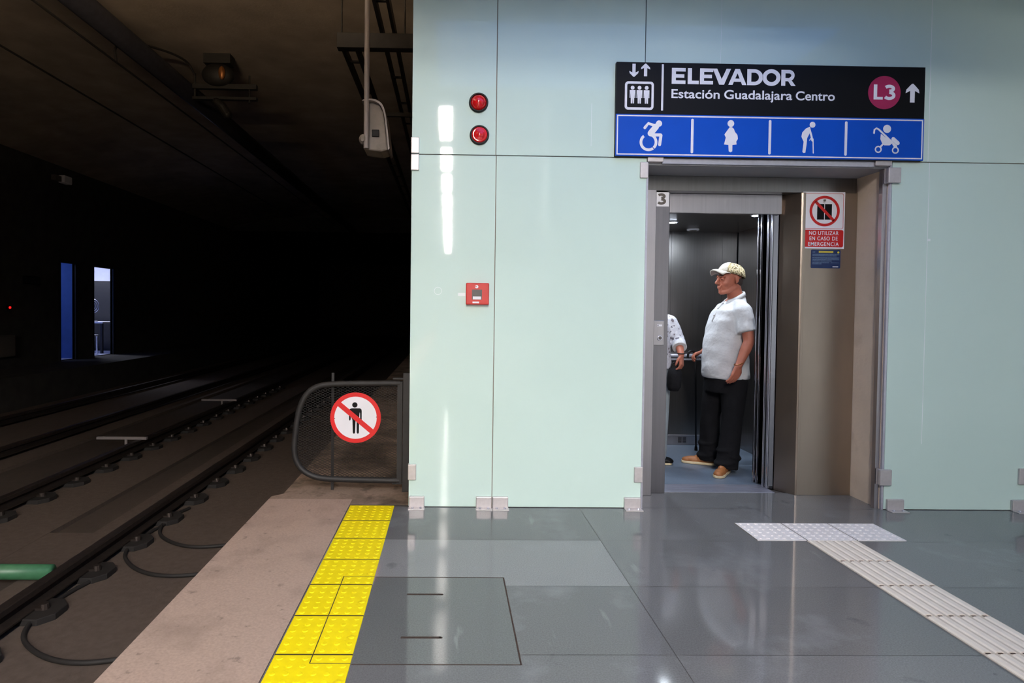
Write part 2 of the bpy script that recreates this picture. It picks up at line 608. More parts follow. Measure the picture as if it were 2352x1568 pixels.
# concrete edge strip of the platform, going on behind the barrier as a narrower ledge
struct(MB().prism_z([(-1.232, HB), (-0.657, HB), (-0.657, 4.30), (-1.232, 4.30)], -0.62, 0.0), 'floor_platform_edge', MT['concrete'])
struct(MB().prism_z([(-1.232, 4.3005), (-0.6565, 4.3005), (-0.6565, 4.1905), (-0.24, 4.1905), (-0.24, 43.9), (-1.165, 43.9), (-1.165, 4.42), (-1.232, 4.36)], -0.62, -0.001), 'floor_ledge', MT['ledge'])
# track bed and plinths
struct(MB().box(-7.9, -0.24, HB, 44, -0.8, -0.64), 'floor_track_bed', MT['bed'])
for nm, a, b in (('near', -2.99, -1.165), ('middle', -4.35, -3.36), ('far', -7.9, -5.2)):
    struct(MB().box(a, b, HB, 44, -0.66, -0.6), 'floor_plinth_' + nm, MT['plinth'])
struct(MB().box(-3.36, -2.99, 4.62, 5.28, -0.66, -0.602), 'floor_plinth_bridge', MT['plinth'])
# far walkway and left wall with two doorways
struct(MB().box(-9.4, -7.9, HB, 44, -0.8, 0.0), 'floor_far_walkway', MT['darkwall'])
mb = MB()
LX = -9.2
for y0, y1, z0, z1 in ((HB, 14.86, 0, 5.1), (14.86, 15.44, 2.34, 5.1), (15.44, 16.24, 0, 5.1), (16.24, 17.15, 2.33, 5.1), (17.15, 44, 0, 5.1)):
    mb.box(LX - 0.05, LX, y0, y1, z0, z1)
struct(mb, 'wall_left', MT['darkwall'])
# room behind the doorways
struct(MB().box(-12.6, -12.5, 13.6, 19.2, 0, 3.0).box(-12.6, LX - 0.05, 19.1, 19.2, 0, 3.0), 'wall_left_room', MT['paleroom'])
struct(MB().box(-12.6, LX - 0.05, 13.5, 13.6, 0, 3.0).box(-12.6, LX - 0.05, 15.78, 15.84, 0, 3.0), 'wall_left_partition', MT['bluewall'])
struct(MB().box(-12.6, LX - 0.05, 13.5, 19.2, -0.05, 0.0), 'floor_left_room', MT['paleroom'])
struct(MB().box(-12.6, LX - 0.05, 13.5, 19.2, 3.0, 3.05), 'ceiling_left_room', MT['paleroom'])
for i, (y0, y1, zt) in enumerate(((14.86, 15.44, 2.34), (16.24, 17.15, 2.33))):
    struct(MB().box(LX - 0.06, LX + 0.03, y0 - 0.05, y0, 0, zt + 0.05).box(LX - 0.06, LX + 0.03, y1, y1 + 0.05, 0, zt + 0.05)
           .box(LX - 0.06, LX + 0.03, y0, y1, zt, zt + 0.05), 'door_%d' % (i + 1), MT['darkfurn'])
# ceilings: tunnel, portal, hall
mb = MB()
n = 14
prof = []
for i in range(n + 1):
    x = -9.4 + (9.4 - 0.24) * i / n
    t = (x + 9.4) / 3.2
    prof.append((x, 5.1 if t > 1 else 4.55 + 0.55 * math.sin(t * PI / 2)))
poly = prof + [(-0.24, 5.4), (-9.4, 5.4)]
mb.prism(poly, 4.14, 26)
struct(mb, 'ceiling_tunnel', MT['tunnel'])
SKX0, SKX1, SKY0, SKY1 = -0.9, 5.2, -3.4, 1.3  # opening added in the unseen ceiling to bring blue light onto the glass
struct(MB().box(-9.4, SKX0, HB, 4.14, 5.1, 5.4).box(SKX1, 7.0, HB, 4.14, 5.1, 5.4).box(SKX0, SKX1, SKY1, 4.14, 5.1, 5.4).box(SKX0, SKX1, HB, SKY0, 5.1, 5.4), 'ceiling_hall', MT['hallceil'])
struct(MB().box(1.35, 2.6, -0.9, -0.3, 0, 5.1), 'wall_shade_column', MT['hall'])  # unseen column added to shade the right end of the glass
struct(MB().box(-9.4, -0.62, 1.9, 2.1, 2.37, 5.1), 'wall_shade_beam', MT['tunnel'])  # unseen beam added to keep the platform lamps off the far track
# unseen soffit added to shade the upper glass, with an added blue glow panel
struct(MB().box(-0.6, 7.0, 1.9, 4.138, 3.475, 5.1), 'ceiling_shade_soffit', MT['hallceil'])
o = thing('blue_fill_panel', 'added blue glow panel under the unseen soffit, tinting the upper glass', 'fill_light', (1.5, 2.9, 3.44))
build(MB().box(-0.15, 2.95, 2.25, 3.65, 3.462, 3.474), 'frame', MT['pipe'], o)  # frame of the added blue glow panel
build(MB().box(-0.12, 2.92, 2.28, 3.62, 3.456, 3.4615), 'pane', MT['blue_fill_glow'], o)
struct(MB().box(-9.4, -0.24, 26, 44, 4.5, 5.4), 'ceiling_portal', MT['darkwall'])
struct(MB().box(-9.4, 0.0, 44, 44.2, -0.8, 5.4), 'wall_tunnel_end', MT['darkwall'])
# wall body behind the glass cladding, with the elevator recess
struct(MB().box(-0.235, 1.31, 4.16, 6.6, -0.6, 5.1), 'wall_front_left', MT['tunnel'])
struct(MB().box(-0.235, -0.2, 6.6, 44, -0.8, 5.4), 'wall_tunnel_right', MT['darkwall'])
struct(MB().box(1.31, 2.945, 4.16, 4.60, 2.305, 5.1), 'wall_front_lintel', MT['soffit'])
struct(MB().box(2.945, 7.0, 4.16, 6.6, -0.6, 5.1), 'wall_front_right', MT['plaster'])
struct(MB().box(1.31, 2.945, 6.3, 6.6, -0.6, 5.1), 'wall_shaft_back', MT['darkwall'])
# metal corner profiles at the recess
struct(MB().box(2.915, 2.943, 4.165, 4.20, 0, 2.30), 'trim_1', MT['steel'])
struct(MB().box(1.41, 2.84, 4.142, 4.158, 2.312, 2.346), 'trim_2', MT['bright'])
struct(MB().box(1.305, 1.318, 4.142, 4.165, 0, 2.30), 'trim_3', MT['bright'])
struct(MB().box(2.946, 2.960, 4.142, 4.158, 0, 2.34), 'trim_4', MT['bright'])
# hall behind the camera
struct(MB().box(6.9, 7.0, HB, 4.14, -0.6, 5.1), 'wall_right', MT['hall'])
struct(MB().box(-9.4, 7.0, HB - 0.2, HB, -0.8, 5.4), 'wall_back', MT['hall'])

# ================================================================== LIGHT FITTINGS OF THE PLATFORM
def ceiling_lamp():
    t = thing('ceiling_lamp', '', '', (-0.09, 0, 4.6))
    build(MB().box(-0.20, 0.02, -0.92, 0.92, 4.625, 4.70), 'housing', MT['pipe'], t, bevel=0.008)
    build(MB().box(-0.185, 0.005, -0.9, 0.9, 4.60, 4.624), 'diffuser', MT['tube'], t)
    for y in (-0.8, 0.8):
        build(MB().cone((-0.09, y, 4.70), (-0.09, y, 5.10), 0.006, 0.006, 8), 'hanger', MT['pipe'], t)
    return t
L0 = ceiling_lamp()
for k in range(10):
    o = L0 if k == 0 else copy_tree(L0)
    o.location = (-0.09, -2.85 - 2.6 * k, 4.6)
    tag(o, 'long fluorescent ceiling lamp over the platform edge, %s from the glass wall' % ['first', 'second', 'third', 'fourth', 'fifth', 'sixth', 'seventh', 'eighth', 'ninth', 'tenth'][k],
        'ceiling lamp', 'fluorescent lamps over the platform edge')

# ================================================================== GLASS CLADDING
def panel(x0, x1, z0, z1, label, marks=()):
    o = build(MB().box(x0, x1, WY, WY + 0.012, z0, z1), 'glass_cladding', MT['glass'], bevel=0.0012)
    tag(o, label, 'glass panel', 'mint glass wall panels')
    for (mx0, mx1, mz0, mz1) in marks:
        m_ = build(MB().box(mx0, mx1, WY - 0.0006, WY - 0.0001, mz0, mz1), 'reflection_mark', MT['reflection_and_tape'], o)  # pale strips painted as bright reflection lines on the glass
    return o
panel(-0.257, 0.2995, 0.004, 2.345, 'narrow mint glass panel holding the red fire call point')
panel(0.3045, 1.304, 0.004, 2.345, 'wide lower mint glass panel left of the elevator recess')
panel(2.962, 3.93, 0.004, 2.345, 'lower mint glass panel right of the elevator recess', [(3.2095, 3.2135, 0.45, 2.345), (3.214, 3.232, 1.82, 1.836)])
panel(3.935, 5.1, 0.004, 2.345, 'lower mint glass panel at the far right edge')
panel(-0.257, 0.2965, 2.351, 3.75, 'narrow upper mint glass panel with two round red lights')
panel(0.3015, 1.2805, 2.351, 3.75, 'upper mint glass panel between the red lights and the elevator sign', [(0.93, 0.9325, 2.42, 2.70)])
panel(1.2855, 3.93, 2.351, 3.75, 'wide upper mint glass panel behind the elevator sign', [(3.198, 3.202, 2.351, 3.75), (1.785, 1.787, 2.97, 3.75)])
panel(3.935, 5.1, 2.351, 3.75, 'upper mint glass panel at the far right edge')

def clamp(x0, x1, z0, z1, label, y0=4.124):
    o = build(MB().box(x0, x1, y0, WY - 0.0003, z0, z1), 'glass_clamp', MT['clamp'], bevel=0.004)
    tag(o, label, 'clamp', 'steel glass clamps')
    build(MB().box(x0, x1, WY + 0.0123, WY + 0.019, z0, z1), 'back_plate', MT['clamp'], o)
    return o
clamp(-0.262, -0.208, 2.352, 2.456, 'square steel clamp above the seam at the left glass edge')
clamp(-0.262, -0.208, 2.240, 2.345, 'square steel clamp below the seam at the left glass edge')
clamp(-0.262, -0.208, 0.184, 0.289, 'steel clamp low on the left glass edge beside the barrier')
clamp(1.259, 1.313, 2.212, 2.317, 'steel clamp on the glass edge left of the elevator top')
clamp(1.308, 1.413, 2.319, 2.371, 'horizontal steel clamp under the left end of the sign')
clamp(1.256, 1.313, 0.177, 0.282, 'steel clamp low on the glass edge left of the elevator')
clamp(2.839, 2.947, 2.317, 2.370, 'horizontal steel clamp under the right end of the sign')
clamp(2.920, 3.005, 2.203, 2.304, 'steel clamp on the glass edge right of the elevator top', 4.115)
clamp(2.918, 2.998, 0.171, 0.277, 'steel clamp low on the glass edge right of the elevator', 4.115)
clamp(3.880, 3.985, 0.180, 0.290, 'steel clamp low at the far right edge of the glass')

def foot(x0, x1, label):
    t = thing('floor_clamp', label, 'clamp', ((x0 + x1) / 2, 4.12, 0), 'steel floor clamps')
    build(MB().box(x0, x1, 4.118, WY - 0.0003, 0.0, 0.076), 'jaw', MT['clamp'], t, bevel=0.005)
    build(MB().box(x0 - 0.002, x1 + 0.002, 4.066, 4.117, 0.0, 0.006), 'base_plate', MT['clamp'], t, bevel=0.001)
    for x in (x0 + 0.025, x1 - 0.025):
        build(MB().cone((x, 4.094, 0.006), (x, 4.094, 0.014), 0.009, 0.007, 6), 'screw', MT['bright'], t)
foot(-0.254, -0.150, 'steel floor clamp at the left corner of the glass wall')
foot(0.194, 0.299, 'steel floor clamp left of the narrow panel seam')
foot(0.305, 0.410, 'steel floor clamp right of the narrow panel seam')
foot(1.190, 1.302, 'steel floor clamp beside the left side of the elevator recess')
foot(2.975, 3.090, 'grimy steel floor clamp right of the elevator recess')
foot(3.835, 3.925, 'grimy steel floor clamp at the far right')

# red warning lights
def beacon(x, z, label, flat):
    t = thing('indicator_light', label, 'light', (x, WY, z), 'round red lights on the glass')
    b = MB()
    n = 40
    pr = [(0.0, 0.064), (0.014, 0.064), (0.022, 0.060), (0.022, 0.053), (0.012, 0.052)]
    vs_, fs_ = [], []
    for (d, r) in pr:
        for i in range(n):
            a = 2 * PI * i / n
            vs_.append((x + r * math.cos(a), WY - d, z + r * math.sin(a)))
    for k in range(len(pr) - 1):
        for i in range(n):
            fs_.append((k * n + i, k * n + (i + 1) % n, (k + 1) * n + (i + 1) % n, (k + 1) * n + i))
    build(b.add(vs_, fs_), 'rim', MT['blackrub'], t, auto=True)
    pr = [(0.010, 0.053), (0.022, 0.050), (0.026, 0.042), (0.024, 0.038), (0.030, 0.032), (0.028, 0.026), (0.034, 0.018), (0.037, 0.009), (0.038, 0.001)] if flat else \
         [(0.010, 0.053), (0.020, 0.048), (0.034, 0.040), (0.044, 0.028), (0.050, 0.014), (0.051, 0.001)]
    vs_, fs_ = [], []
    for (d, r) in pr:
        for i in range(n):
            a = 2 * PI * i / n
            vs_.append((x + r * math.cos(a), WY - d, z + r * math.sin(a)))
    for k in range(len(pr) - 1):
        for i in range(n):
            fs_.append((k * n + i, k * n + (i + 1) % n, (k + 1) * n + (i + 1) % n, (k + 1) * n + i))
    fs_.append(tuple(range((len(pr) - 1) * n, len(pr) * n)))
    build(MB().add(vs_, fs_), 'lens', MT['redlens'], t, smooth=True)
beacon(0.180, 2.690, 'upper round red light with a domed lens', False)
beacon(0.188, 2.478, 'lower round red light with a ringed flat lens', True)

# fire call point
t = thing('fire_call_point', 'square red fire call point box on the narrow glass panel', 'call point', (0.186, WY, 1.358))
build(MB().box(0.111, 0.263, 4.098, WY - 0.0003, 1.358, 1.501), 'box', MT['redbox'], t, bevel=0.006)
build(MB().box(0.150, 0.216, 4.0955, 4.0978, 1.391, 1.457), 'window', MT['greypl'], t)
build(MB().box(0.156, 0.210, 4.0935, 4.0953, 1.392, 1.412), 'label_strip', MT['white'], t)
build(MB().box(0.154, 0.198, 4.0962, 4.0978, 1.367, 1.378), 'lower_label', MT['white'], t)
art([circ(0.181, 1.476, 0.011, 20), circ(0.176, 1.478, 0.004, 12)], 4.0978, 0.0012, 'flame_mark', MT['white'], t)
t = build(MB().box(0.058, 0.108, WY - 0.0012, WY - 0.0002, 1.414, 1.436), 'tape_strip', MT['reflection_and_tape'])
tag(t, 'short pale tape strip left of the fire call point', 'tape')
t = art([circ(-0.075, 1.447, 0.026, 32), circ(-0.075, 1.447, 0.023, 32)], WY - 0.0002, 0.0008, 'ring_sticker', MT['reflection_and_tape'], None)
tag(t, 'faint round ring mark on the narrow glass panel', 'sticker')

# ================================================================== ELEVATOR SIGN
SY = 4.108
t = thing('elevator_sign', 'long black and blue elevator sign above the doorway', 'sign', (2.12, WY, 2.35))
build(MB().box(1.084, 3.142, SY, WY - 0.0004, 2.349, 2.965), 'board', MT['black'], t, bevel=0.002)
bl = build(MB().box(1.0845, 3.1415, SY - 0.0012, SY - 0.0001, 2.350, 2.625), 'blue_band', MT['blue'], t)
bl['label'] = 'blue band of accessibility symbols'
y1 = SY - 0.0013
art([[(1.092, 2.618), (3.134, 2.618), (3.134, 2.358), (1.092, 2.358)][::-1], [(1.100, 2.610), (3.126, 2.610), (3.126, 2.366), (1.100, 2.366)]], y1, 0.001, 'white_border', MT['white'], t)
for x in (1.5925, 2.1095, 2.6185):
    art([rrect(x - 0.0085, x + 0.0085, 2.374, 2.600, 0.008)], y1, 0.001, 'divider', MT['white'], t)
y0 = SY - 0.0001
art([[(1.383, 2.651), (1.396, 2.651), (1.396, 2.953), (1.383, 2.953)]], y0, 0.001, 'vertical_bar', MT['white'], t)
def arrow(cx, z0, z1, hw, sw, hl):
    s_ = 1 if z1 > z0 else -1
    return [(cx - sw, z0), (cx - sw, z1 - s_ * hl * 0.75), (cx - hw, z1 - s_ * hl), (cx - hw * 0.9, z1 - s_ * hl * 0.62), (cx - sw * 0.3, z1), (cx + sw * 0.3, z1),
            (cx + hw * 0.9, z1 - s_ * hl * 0.62), (cx + hw, z1 - s_ * hl), (cx + sw, z1 - s_ * hl * 0.75), (cx + sw, z0)]
art([arrow(1.199, 2.953, 2.868, 0.031, 0.0105, 0.038)], y0, 0.001, 'down_arrow', MT['white'], t)
art([arrow(1.276, 2.873, 2.955, 0.031, 0.0105, 0.038)], y0, 0.001, 'up_arrow', MT['white'], t)
art([arrow(3.058, 2.732, 2.855, 0.046, 0.0155, 0.062)], y0, 0.001, 'direction_arrow', MT['white'], t)
def pict_man(cx, zt, zb, k):
    """standing figure pictogram outline, head apart"""
    w_, h_ = 0.019 * k, zt - zb
    b_ = [(cx - w_, zt), (cx + w_, zt), (cx + w_, zb + h_ * 0.42), (cx + w_ * 0.72, zb + h_ * 0.42), (cx + w_ * 0.66, zb + h_ * 0.8), (cx + w_ * 0.6, zb + h_ * 0.5), (cx + w_ * 0.55, zb),
          (cx + w_ * 0.1, zb), (cx, zb + h_ * 0.45), (cx - w_ * 0.1, zb), (cx - w_ * 0.55, zb), (cx - w_ * 0.6, zb + h_ * 0.5), (cx - w_ * 0.66, zb + h_ * 0.8), (cx - w_ * 0.72, zb + h_ * 0.42), (cx - w_, zb + h_ * 0.42)]
    return b_
art([rrect(1.1415, 1.3325, 2.6535, 2.838, 0.022), rrect(1.1565, 1.3175, 2.6685, 2.823, 0.010)], y0, 0.001, 'lift_frame', MT['white'], t)
pol = []
for cx in (1.192, 1.238, 1.285):
    pol.append(circ(cx, 2.797, 0.0125, 20))
    pol.append(pict_man(cx, 2.781, 2.694, 1))
art(pol, y0, 0.001, 'passenger_pictogram', MT['white'], t)
mg = art([circ(2.869, 2.794, 0.109, 64)], y0, 0.001, 'line_disc', MT['magenta'], t)
art([[(2.797, 2.846), (2.797, 2.747), (2.858, 2.747), (2.858, 2.765), (2.820, 2.765), (2.820, 2.846)]], y0 - 0.001, 0.001, 'line_letter', MT['white'], t)
def three(x0, x1, z0, z1, th):
    w_, h_ = x1 - x0, z1 - z0
    zu = z0 + h_ * 0.74
    zl = z0 + h_ * 0.30
    rl, ru = h_ * 0.30 - th / 2, h_ * 0.26 - th / 2
    xc = x0 + w_ * 0.45
    up = [(xc + (w_ * 0.50 - th / 2) * math.cos(a), zu + ru * math.sin(a)) for a in [math.radians(q) for q in range(150, -91, -15)]]
    lo = [(xc + (w_ * 0.55 - th / 2) * math.cos(a), zl + rl * math.sin(a)) for a in [math.radians(q) for q in range(90, -151, -15)]]
    return [strip(up, th, False), strip(lo, th, False)]
u3 = three(2.867, 2.943, 2.745, 2.846, 0.021)
for kk, pg in enumerate(u3):
    art([pg], y0 - 0.001, 0.001 + 0.0003 * kk, 'line_number', MT['white'], t)
# ELEVADOR in heavy capitals
B0, B1 = 2.827, 2.931
st = 0.027
bt = 0.0225
def gE(a, b):
    m_ = (B0 + B1) / 2
    return [[(a, B0), (b, B0), (b, B0 + bt), (a + st, B0 + bt), (a + st, m_ - bt / 2), (b - 0.008, m_ - bt / 2), (b - 0.008, m_ + bt / 2), (a + st, m_ + bt / 2), (a + st, B1 - bt), (b, B1 - bt), (b, B1), (a, B1)]]
def gL(a, b):
    return [[(a, B0), (b, B0), (b, B0 + bt), (a + st, B0 + bt), (a + st, B1), (a, B1)]]
def gV(a, b):
    c = (a + b) / 2
    return [[(c - 0.016, B0), (c + 0.016, B0), (b, B1), (b - 0.029, B1), (c, B0 + 0.036), (a + 0.029, B1), (a, B1)]]
def gA(a, b):
    c = (a + b) / 2
    return [[(a, B0), (a + 0.028, B0), (a + 0.0365, B0 + 0.021), (b - 0.0365, B0 + 0.021), (b - 0.028, B0), (b, B0), (c + 0.015, B1), (c - 0.015, B1)],
            [(a + 0.045, B0 + 0.041), (c, B1 - 0.028), (b - 0.045, B0 + 0.041)][::-1]]
def gD(a, b):
    h_ = (B1 - B0) / 2
    c = b - h_
    m_ = (B0 + B1) / 2
    return [[(a, B0), (c - 0.005, B0)] + [(c - 0.005 + (h_ + 0.005) * math.cos(q), m_ + h_ * math.sin(q)) for q in [math.radians(z) for z in range(-80, 81, 10)]] + [(c - 0.005, B1), (a, B1)],
            ([(a + st, B0 + bt)] + [(c - 0.005 + (h_ - bt) * math.cos(q), m_ + (h_ - bt) * math.sin(q)) for q in [math.radians(z) for z in range(-90, 91, 10)]] + [(a + st, B1 - bt)])[::-1]]
def gO(a, b):
    c, m_ = (a + b) / 2, (B0 + B1) / 2
    return [circ(c, m_, (b - a) / 2, 48, (B1 - B0) / 2 + 0.0025), circ(c, m_, (b - a) / 2 - st, 40, (B1 - B0) / 2 - 0.0225)[::-1]]
def gR(a, b):
    r = 0.036
    zc = B1 - r
    xc = b - 0.008 - r
    zo = B0 + 0.030
    return [[(a, B0), (a + st, B0), (a + st, zo), (xc - 0.006, zo), (b - 0.029, B0), (b, B0), (xc + 0.016, zo + 0.006)] +
            [(xc + r * math.cos(q), zc + r * math.sin(q)) for q in [math.radians(z) for z in range(-60, 91, 10)]] + [(a, B1)],
            ([(a + st, zo + 0.021), (xc, zo + 0.021)] + [(xc + (r - st * .8) * math.cos(q), zc + (r - bt) * math.sin(q)) for q in [math.radians(z) for z in range(-70, 91, 20)]] + [(a + st, B1 - bt)])[::-1]]
for fn, a, b in ((gE, 1.450, 1.541), (gL, 1.556, 1.629), (gE, 1.637, 1.724), (gV, 1.721, 1.842), (gA, 1.826, 1.946), (gD, 1.951, 2.056), (gO, 2.052, 2.172), (gR, 2.178, 2.274)):
    art(fn(a, b), y0, 0.001, 'title_letter', MT['white'], t)
for wd_, xa_, xb_ in (('Estación', 1.450, 1.770), ('Guadalajara', 1.800, 2.253), ('Centro', 2.277, 2.538)):
    lettering(wd_, xa_, xb_, 2.735, 0.0575, y0, 0.001, 'station_lettering', MT['white'], t, bold=0.016)
# blue band pictograms
def seg(pts, wd):
    return strip(pts, wd)
def picto(name, polys):
    g = thing_part(name, t)
def picto_part(name, polys):
    # each outline its own plate, fused as one part
    mb_ = MB()
    for k, p in enumerate(polys):
        cu = bpy.data.curves.new('tmp', 'CURVE')
        cu.dimensions = '2D'
        cu.fill_mode = 'BOTH'
        for q in (p if isinstance(p[0][0], (tuple, list)) else [p]):
            sp = cu.splines.new('POLY')
            sp.points.add(len(q) - 1)
            for i, (x, z) in enumerate(q):
                sp.points[i].co = (x, z, 0, 1)
            sp.use_cyclic_u = True
        o_ = bpy.data.objects.new('tmp', cu)
        C.objects.link(o_)
        me = evaluated(o_, 'x')
        bpy.data.objects.remove(o_)
        mb_.add([(v.co.x, y1 - 0.001 - 0.00012 * k, v.co.y) for v in me.vertices], [tuple(f.vertices) for f in me.polygons])
    return build(mb_, name, MT['white'], t, fix=False)
rg = lambda cx, cz, a, b, a0=0, a1=2 * PI: ([circ(cx, cz, a, 40, None, a0, a1) + circ(cx, cz, b, 40, None, a0, a1)[::-1]] if abs(a1 - a0 - 2 * PI) > 1e-6 else [circ(cx, cz, a), circ(cx, cz, b)[::-1]])
picto_part('wheelchair_pictogram', [circ(1.371, 2.565, 0.0205, 24), seg([(1.277, 2.536), (1.300, 2.565), (1.345, 2.550)], 0.019), seg([(1.352, 2.545), (1.316, 2.500)], 0.040),
    seg([(1.316, 2.490), (1.383, 2.490)], 0.020), seg([(1.385, 2.488), (1.377, 2.427)], 0.020)] + [rg(1.303, 2.442, 0.059, 0.041, a0, a1)[0] for a0, a1 in ((math.radians(128), math.radians(308)), (math.radians(-46), math.radians(68)))])
picto_part('pregnant_pictogram', [circ(1.848, 2.573, 0.0225, 24), [(1.84, 2.549), (1.855, 2.55), (1.869, 2.538), (1.877, 2.518), (1.893, 2.499), (1.897, 2.473), (1.886, 2.455), (1.889, 2.436), (1.861, 2.432), (1.861, 2.391), (1.849, 2.384), (1.837, 2.391), (1.834, 2.432), (1.805, 2.435), (1.816, 2.481), (1.806, 2.5), (1.824, 2.526)]])
picto_part('elderly_pictogram', [circ(2.393, 2.574, 0.0195, 24), [(2.376, 2.561), (2.348, 2.548), (2.325, 2.522), (2.320, 2.494), (2.336, 2.461), (2.329, 2.394), (2.338, 2.387), (2.349, 2.390), (2.356, 2.442), (2.359, 2.485), (2.374, 2.515), (2.379, 2.552)],
    seg([(2.372, 2.548), (2.386, 2.505), (2.394, 2.470)], 0.013), seg([(2.376, 2.472), (2.386, 2.487), (2.398, 2.482), (2.402, 2.388)], 0.007)])
picto_part('stroller_pictogram', [circ(2.893, 2.555, 0.027, 28), seg([(2.806, 2.526), (2.808, 2.548), (2.822, 2.558), (2.838, 2.550), (2.958, 2.442)], 0.012),
    [(2.852, 2.522), (2.849, 2.488), (2.860, 2.462), (2.876, 2.446), (2.912, 2.446), (2.935, 2.463)], rg(2.837, 2.419, 0.0235, 0.0145), rg(2.952, 2.415, 0.0235, 0.0145),
    seg([(2.868, 2.455), (2.850, 2.434)], 0.012), seg([(2.934, 2.455), (2.948, 2.434)], 0.010), seg([(2.936, 2.488), (2.966, 2.462)], 0.027)])
# ================================================================== ELEVATOR DOORWAY
t = thing('elevator_doorway', 'brushed steel elevator door frame set in the recess', 'door frame', (2.1, 4.50, 0))
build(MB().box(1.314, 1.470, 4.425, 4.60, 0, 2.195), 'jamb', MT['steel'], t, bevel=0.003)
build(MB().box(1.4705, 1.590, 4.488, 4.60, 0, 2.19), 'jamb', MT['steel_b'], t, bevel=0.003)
build(MB().box(1.32, 2.94, 4.470, 4.56, 2.197, 2.304), 'header', MT['steel_dark'], t, bevel=0.002)
build(MB().box(1.5905, 2.448, 4.565, 4.60, 2.055, 2.1965), 'transom', MT['steel'], t, bevel=0.002)
build(MB().prism_z([(2.450, 4.598), (2.535, 4.463), (2.545, 4.458), (2.545, 4.60)], 0, 2.1965), 'jamb', MT['steel_c'], t, bevel=0.002)
build(MB().box(2.5455, 2.565, 4.458, 4.60, 0, 2.1965), 'jamb', MT['steel_c'], t, bevel=0.002)
build(MB().box(2.5655, 2.943, 4.463, 4.60, 0, 2.1965), 'jamb', MT['steel_c'], t, bevel=0.002)
sb = MB()
for k in range(5):
    sb.box(1.592, 2.417, 4.518 + 0.042 * k, 4.518 + 0.042 * k + 0.036, -0.01, 0.003)
build(sb, 'sill', MT['sill'], t)
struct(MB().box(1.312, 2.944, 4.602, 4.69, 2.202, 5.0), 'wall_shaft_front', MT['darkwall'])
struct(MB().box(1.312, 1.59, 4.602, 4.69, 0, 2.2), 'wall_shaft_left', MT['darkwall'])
struct(MB().box(1.31, 2.95, 4.52, 4.735, -0.6, -0.012), 'floor_shaft', MT['joint'])

# sliding door leaves, pushed open to the right
for i, (ya, yb, xa, mt) in enumerate(((4.605, 4.635, 2.412, 'steel_mirror'), (4.645, 4.675, 2.405, 'steel_mirror'))):
    o = thing('elevator_door', ['outer sliding steel door leaf, open on the right', 'inner sliding steel door leaf behind the outer one'][i], 'sliding door', ((xa + 2.88) / 2, ya, 0), 'open elevator door leaves')
    build(MB().box(xa, 2.88, ya, yb, 0.006, 2.12), 'leaf', MT[mt], o, bevel=0.001)
    build(MB().box(xa - 0.006, xa - 0.0004, ya + 0.004, yb - 0.004, 0.006, 2.12), 'edge_strip', MT['steel_mirror'], o)
    build(MB().box(xa - 0.0085, xa - 0.0062, ya + 0.004, ya + 0.007, 0.006, 2.09).box(xa - 0.0085, xa - 0.0062, yb - 0.007, yb - 0.004, 0.006, 2.09), 'seal', MT['bright'], o)
for i, (ya, yb, xa) in enumerate(((4.745, 4.772, 2.402), (4.782, 4.809, 2.396))):
    o = thing('elevator_door', ['front leaf of the elevator car door, open on the right', 'rear leaf of the elevator car door, open on the right'][i], 'sliding door', ((xa + 2.84) / 2, ya, 0), 'open elevator door leaves')
    build(MB().box(xa, 2.84, ya, yb, 0.006, 2.09), 'leaf', MT['steel_mirror'], o, bevel=0.001)
    build(MB().box(xa - 0.006, xa - 0.0004, ya + 0.004, yb - 0.004, 0.006, 2.09), 'edge_strip', MT['steel_mirror'], o)
    build(MB().box(xa - 0.0085, xa - 0.0062, ya + 0.004, ya + 0.007, 0.006, 2.06), 'seal', MT['bright'], o)

# ================================================================== ELEVATOR CAR
t = thing('elevator_car', 'dark steel elevator car interior with a handrail', 'elevator', (2.1, 5.4, 0))
build(MB().box(1.32, 2.90, 4.74, 6.2, -0.05, 0.0), 'car_floor', MT['vinyl'], t)
b = MB()
for a, c in ((1.34, 2.2), (2.202, 2.71), (2.712, 2.86)):
    b.box(a, c, 6.15, 6.17, 0.10, 2.125)
build(b, 'back_wall', MT['steel_dark'], t)
build(MB().box(1.33, 2.87, 6.171, 6.2, 0.0, 2.125), 'back_shell', MT['cable'], t)
build(MB().box(1.34, 2.86, 6.14, 6.1495, 0.003, 0.098), 'kick_plate', MT['steel'], t)
vb = MB()
for c in range(2):
    for r in range(6):
        vb.box(2.30 + c * 0.045, 2.335 + c * 0.045, 6.137, 6.1395, 0.025 + r * 0.010, 0.030 + r * 0.010)
build(vb, 'vent_slots', MT['black'], t)
build(MB().box(1.34, 2.862, 6.132, 6.1395, 0.099, 0.104), 'trim_strip', MT['bright'], t)
build(MB().box(2.862, 2.88, 4.85, 6.13, 0.001, 2.125), 'side_wall', MT['steel_dark'], t)
build(MB().box(1.32, 1.338, 4.75, 6.13, 0.001, 2.125), 'side_wall', MT['steel_dark'], t)
build(MB().box(1.345, 1.56, 4.75, 4.80, 0.001, 2.125), 'front_return', MT['steel_dark'], t)
build(MB().box(1.345, 2.86, 4.70, 4.79, 2.095, 2.125), 'lintel', MT['steel_dark'], t)
build(MB().box(1.32, 2.88, 4.74, 6.2, 2.126, 2.16), 'car_ceiling', MT['steel_dark'], t)
hp = [(1.42, 6.07, 0.90), (2.47, 6.07, 0.90), (2.50, 6.08, 0.90), (2.512, 6.10, 0.90), (2.512, 6.14, 0.90)]
hr = build(MB().tube(hp, 0.016, 12), 'handrail', MT['bright'], t, smooth=True)
build(MB().tube([(1.42, 6.075, 0.86), (2.49, 6.075, 0.86), (2.50, 6.14, 0.86)], 0.010, 10), 'lower_rail', MT['bright'], hr, smooth=True)
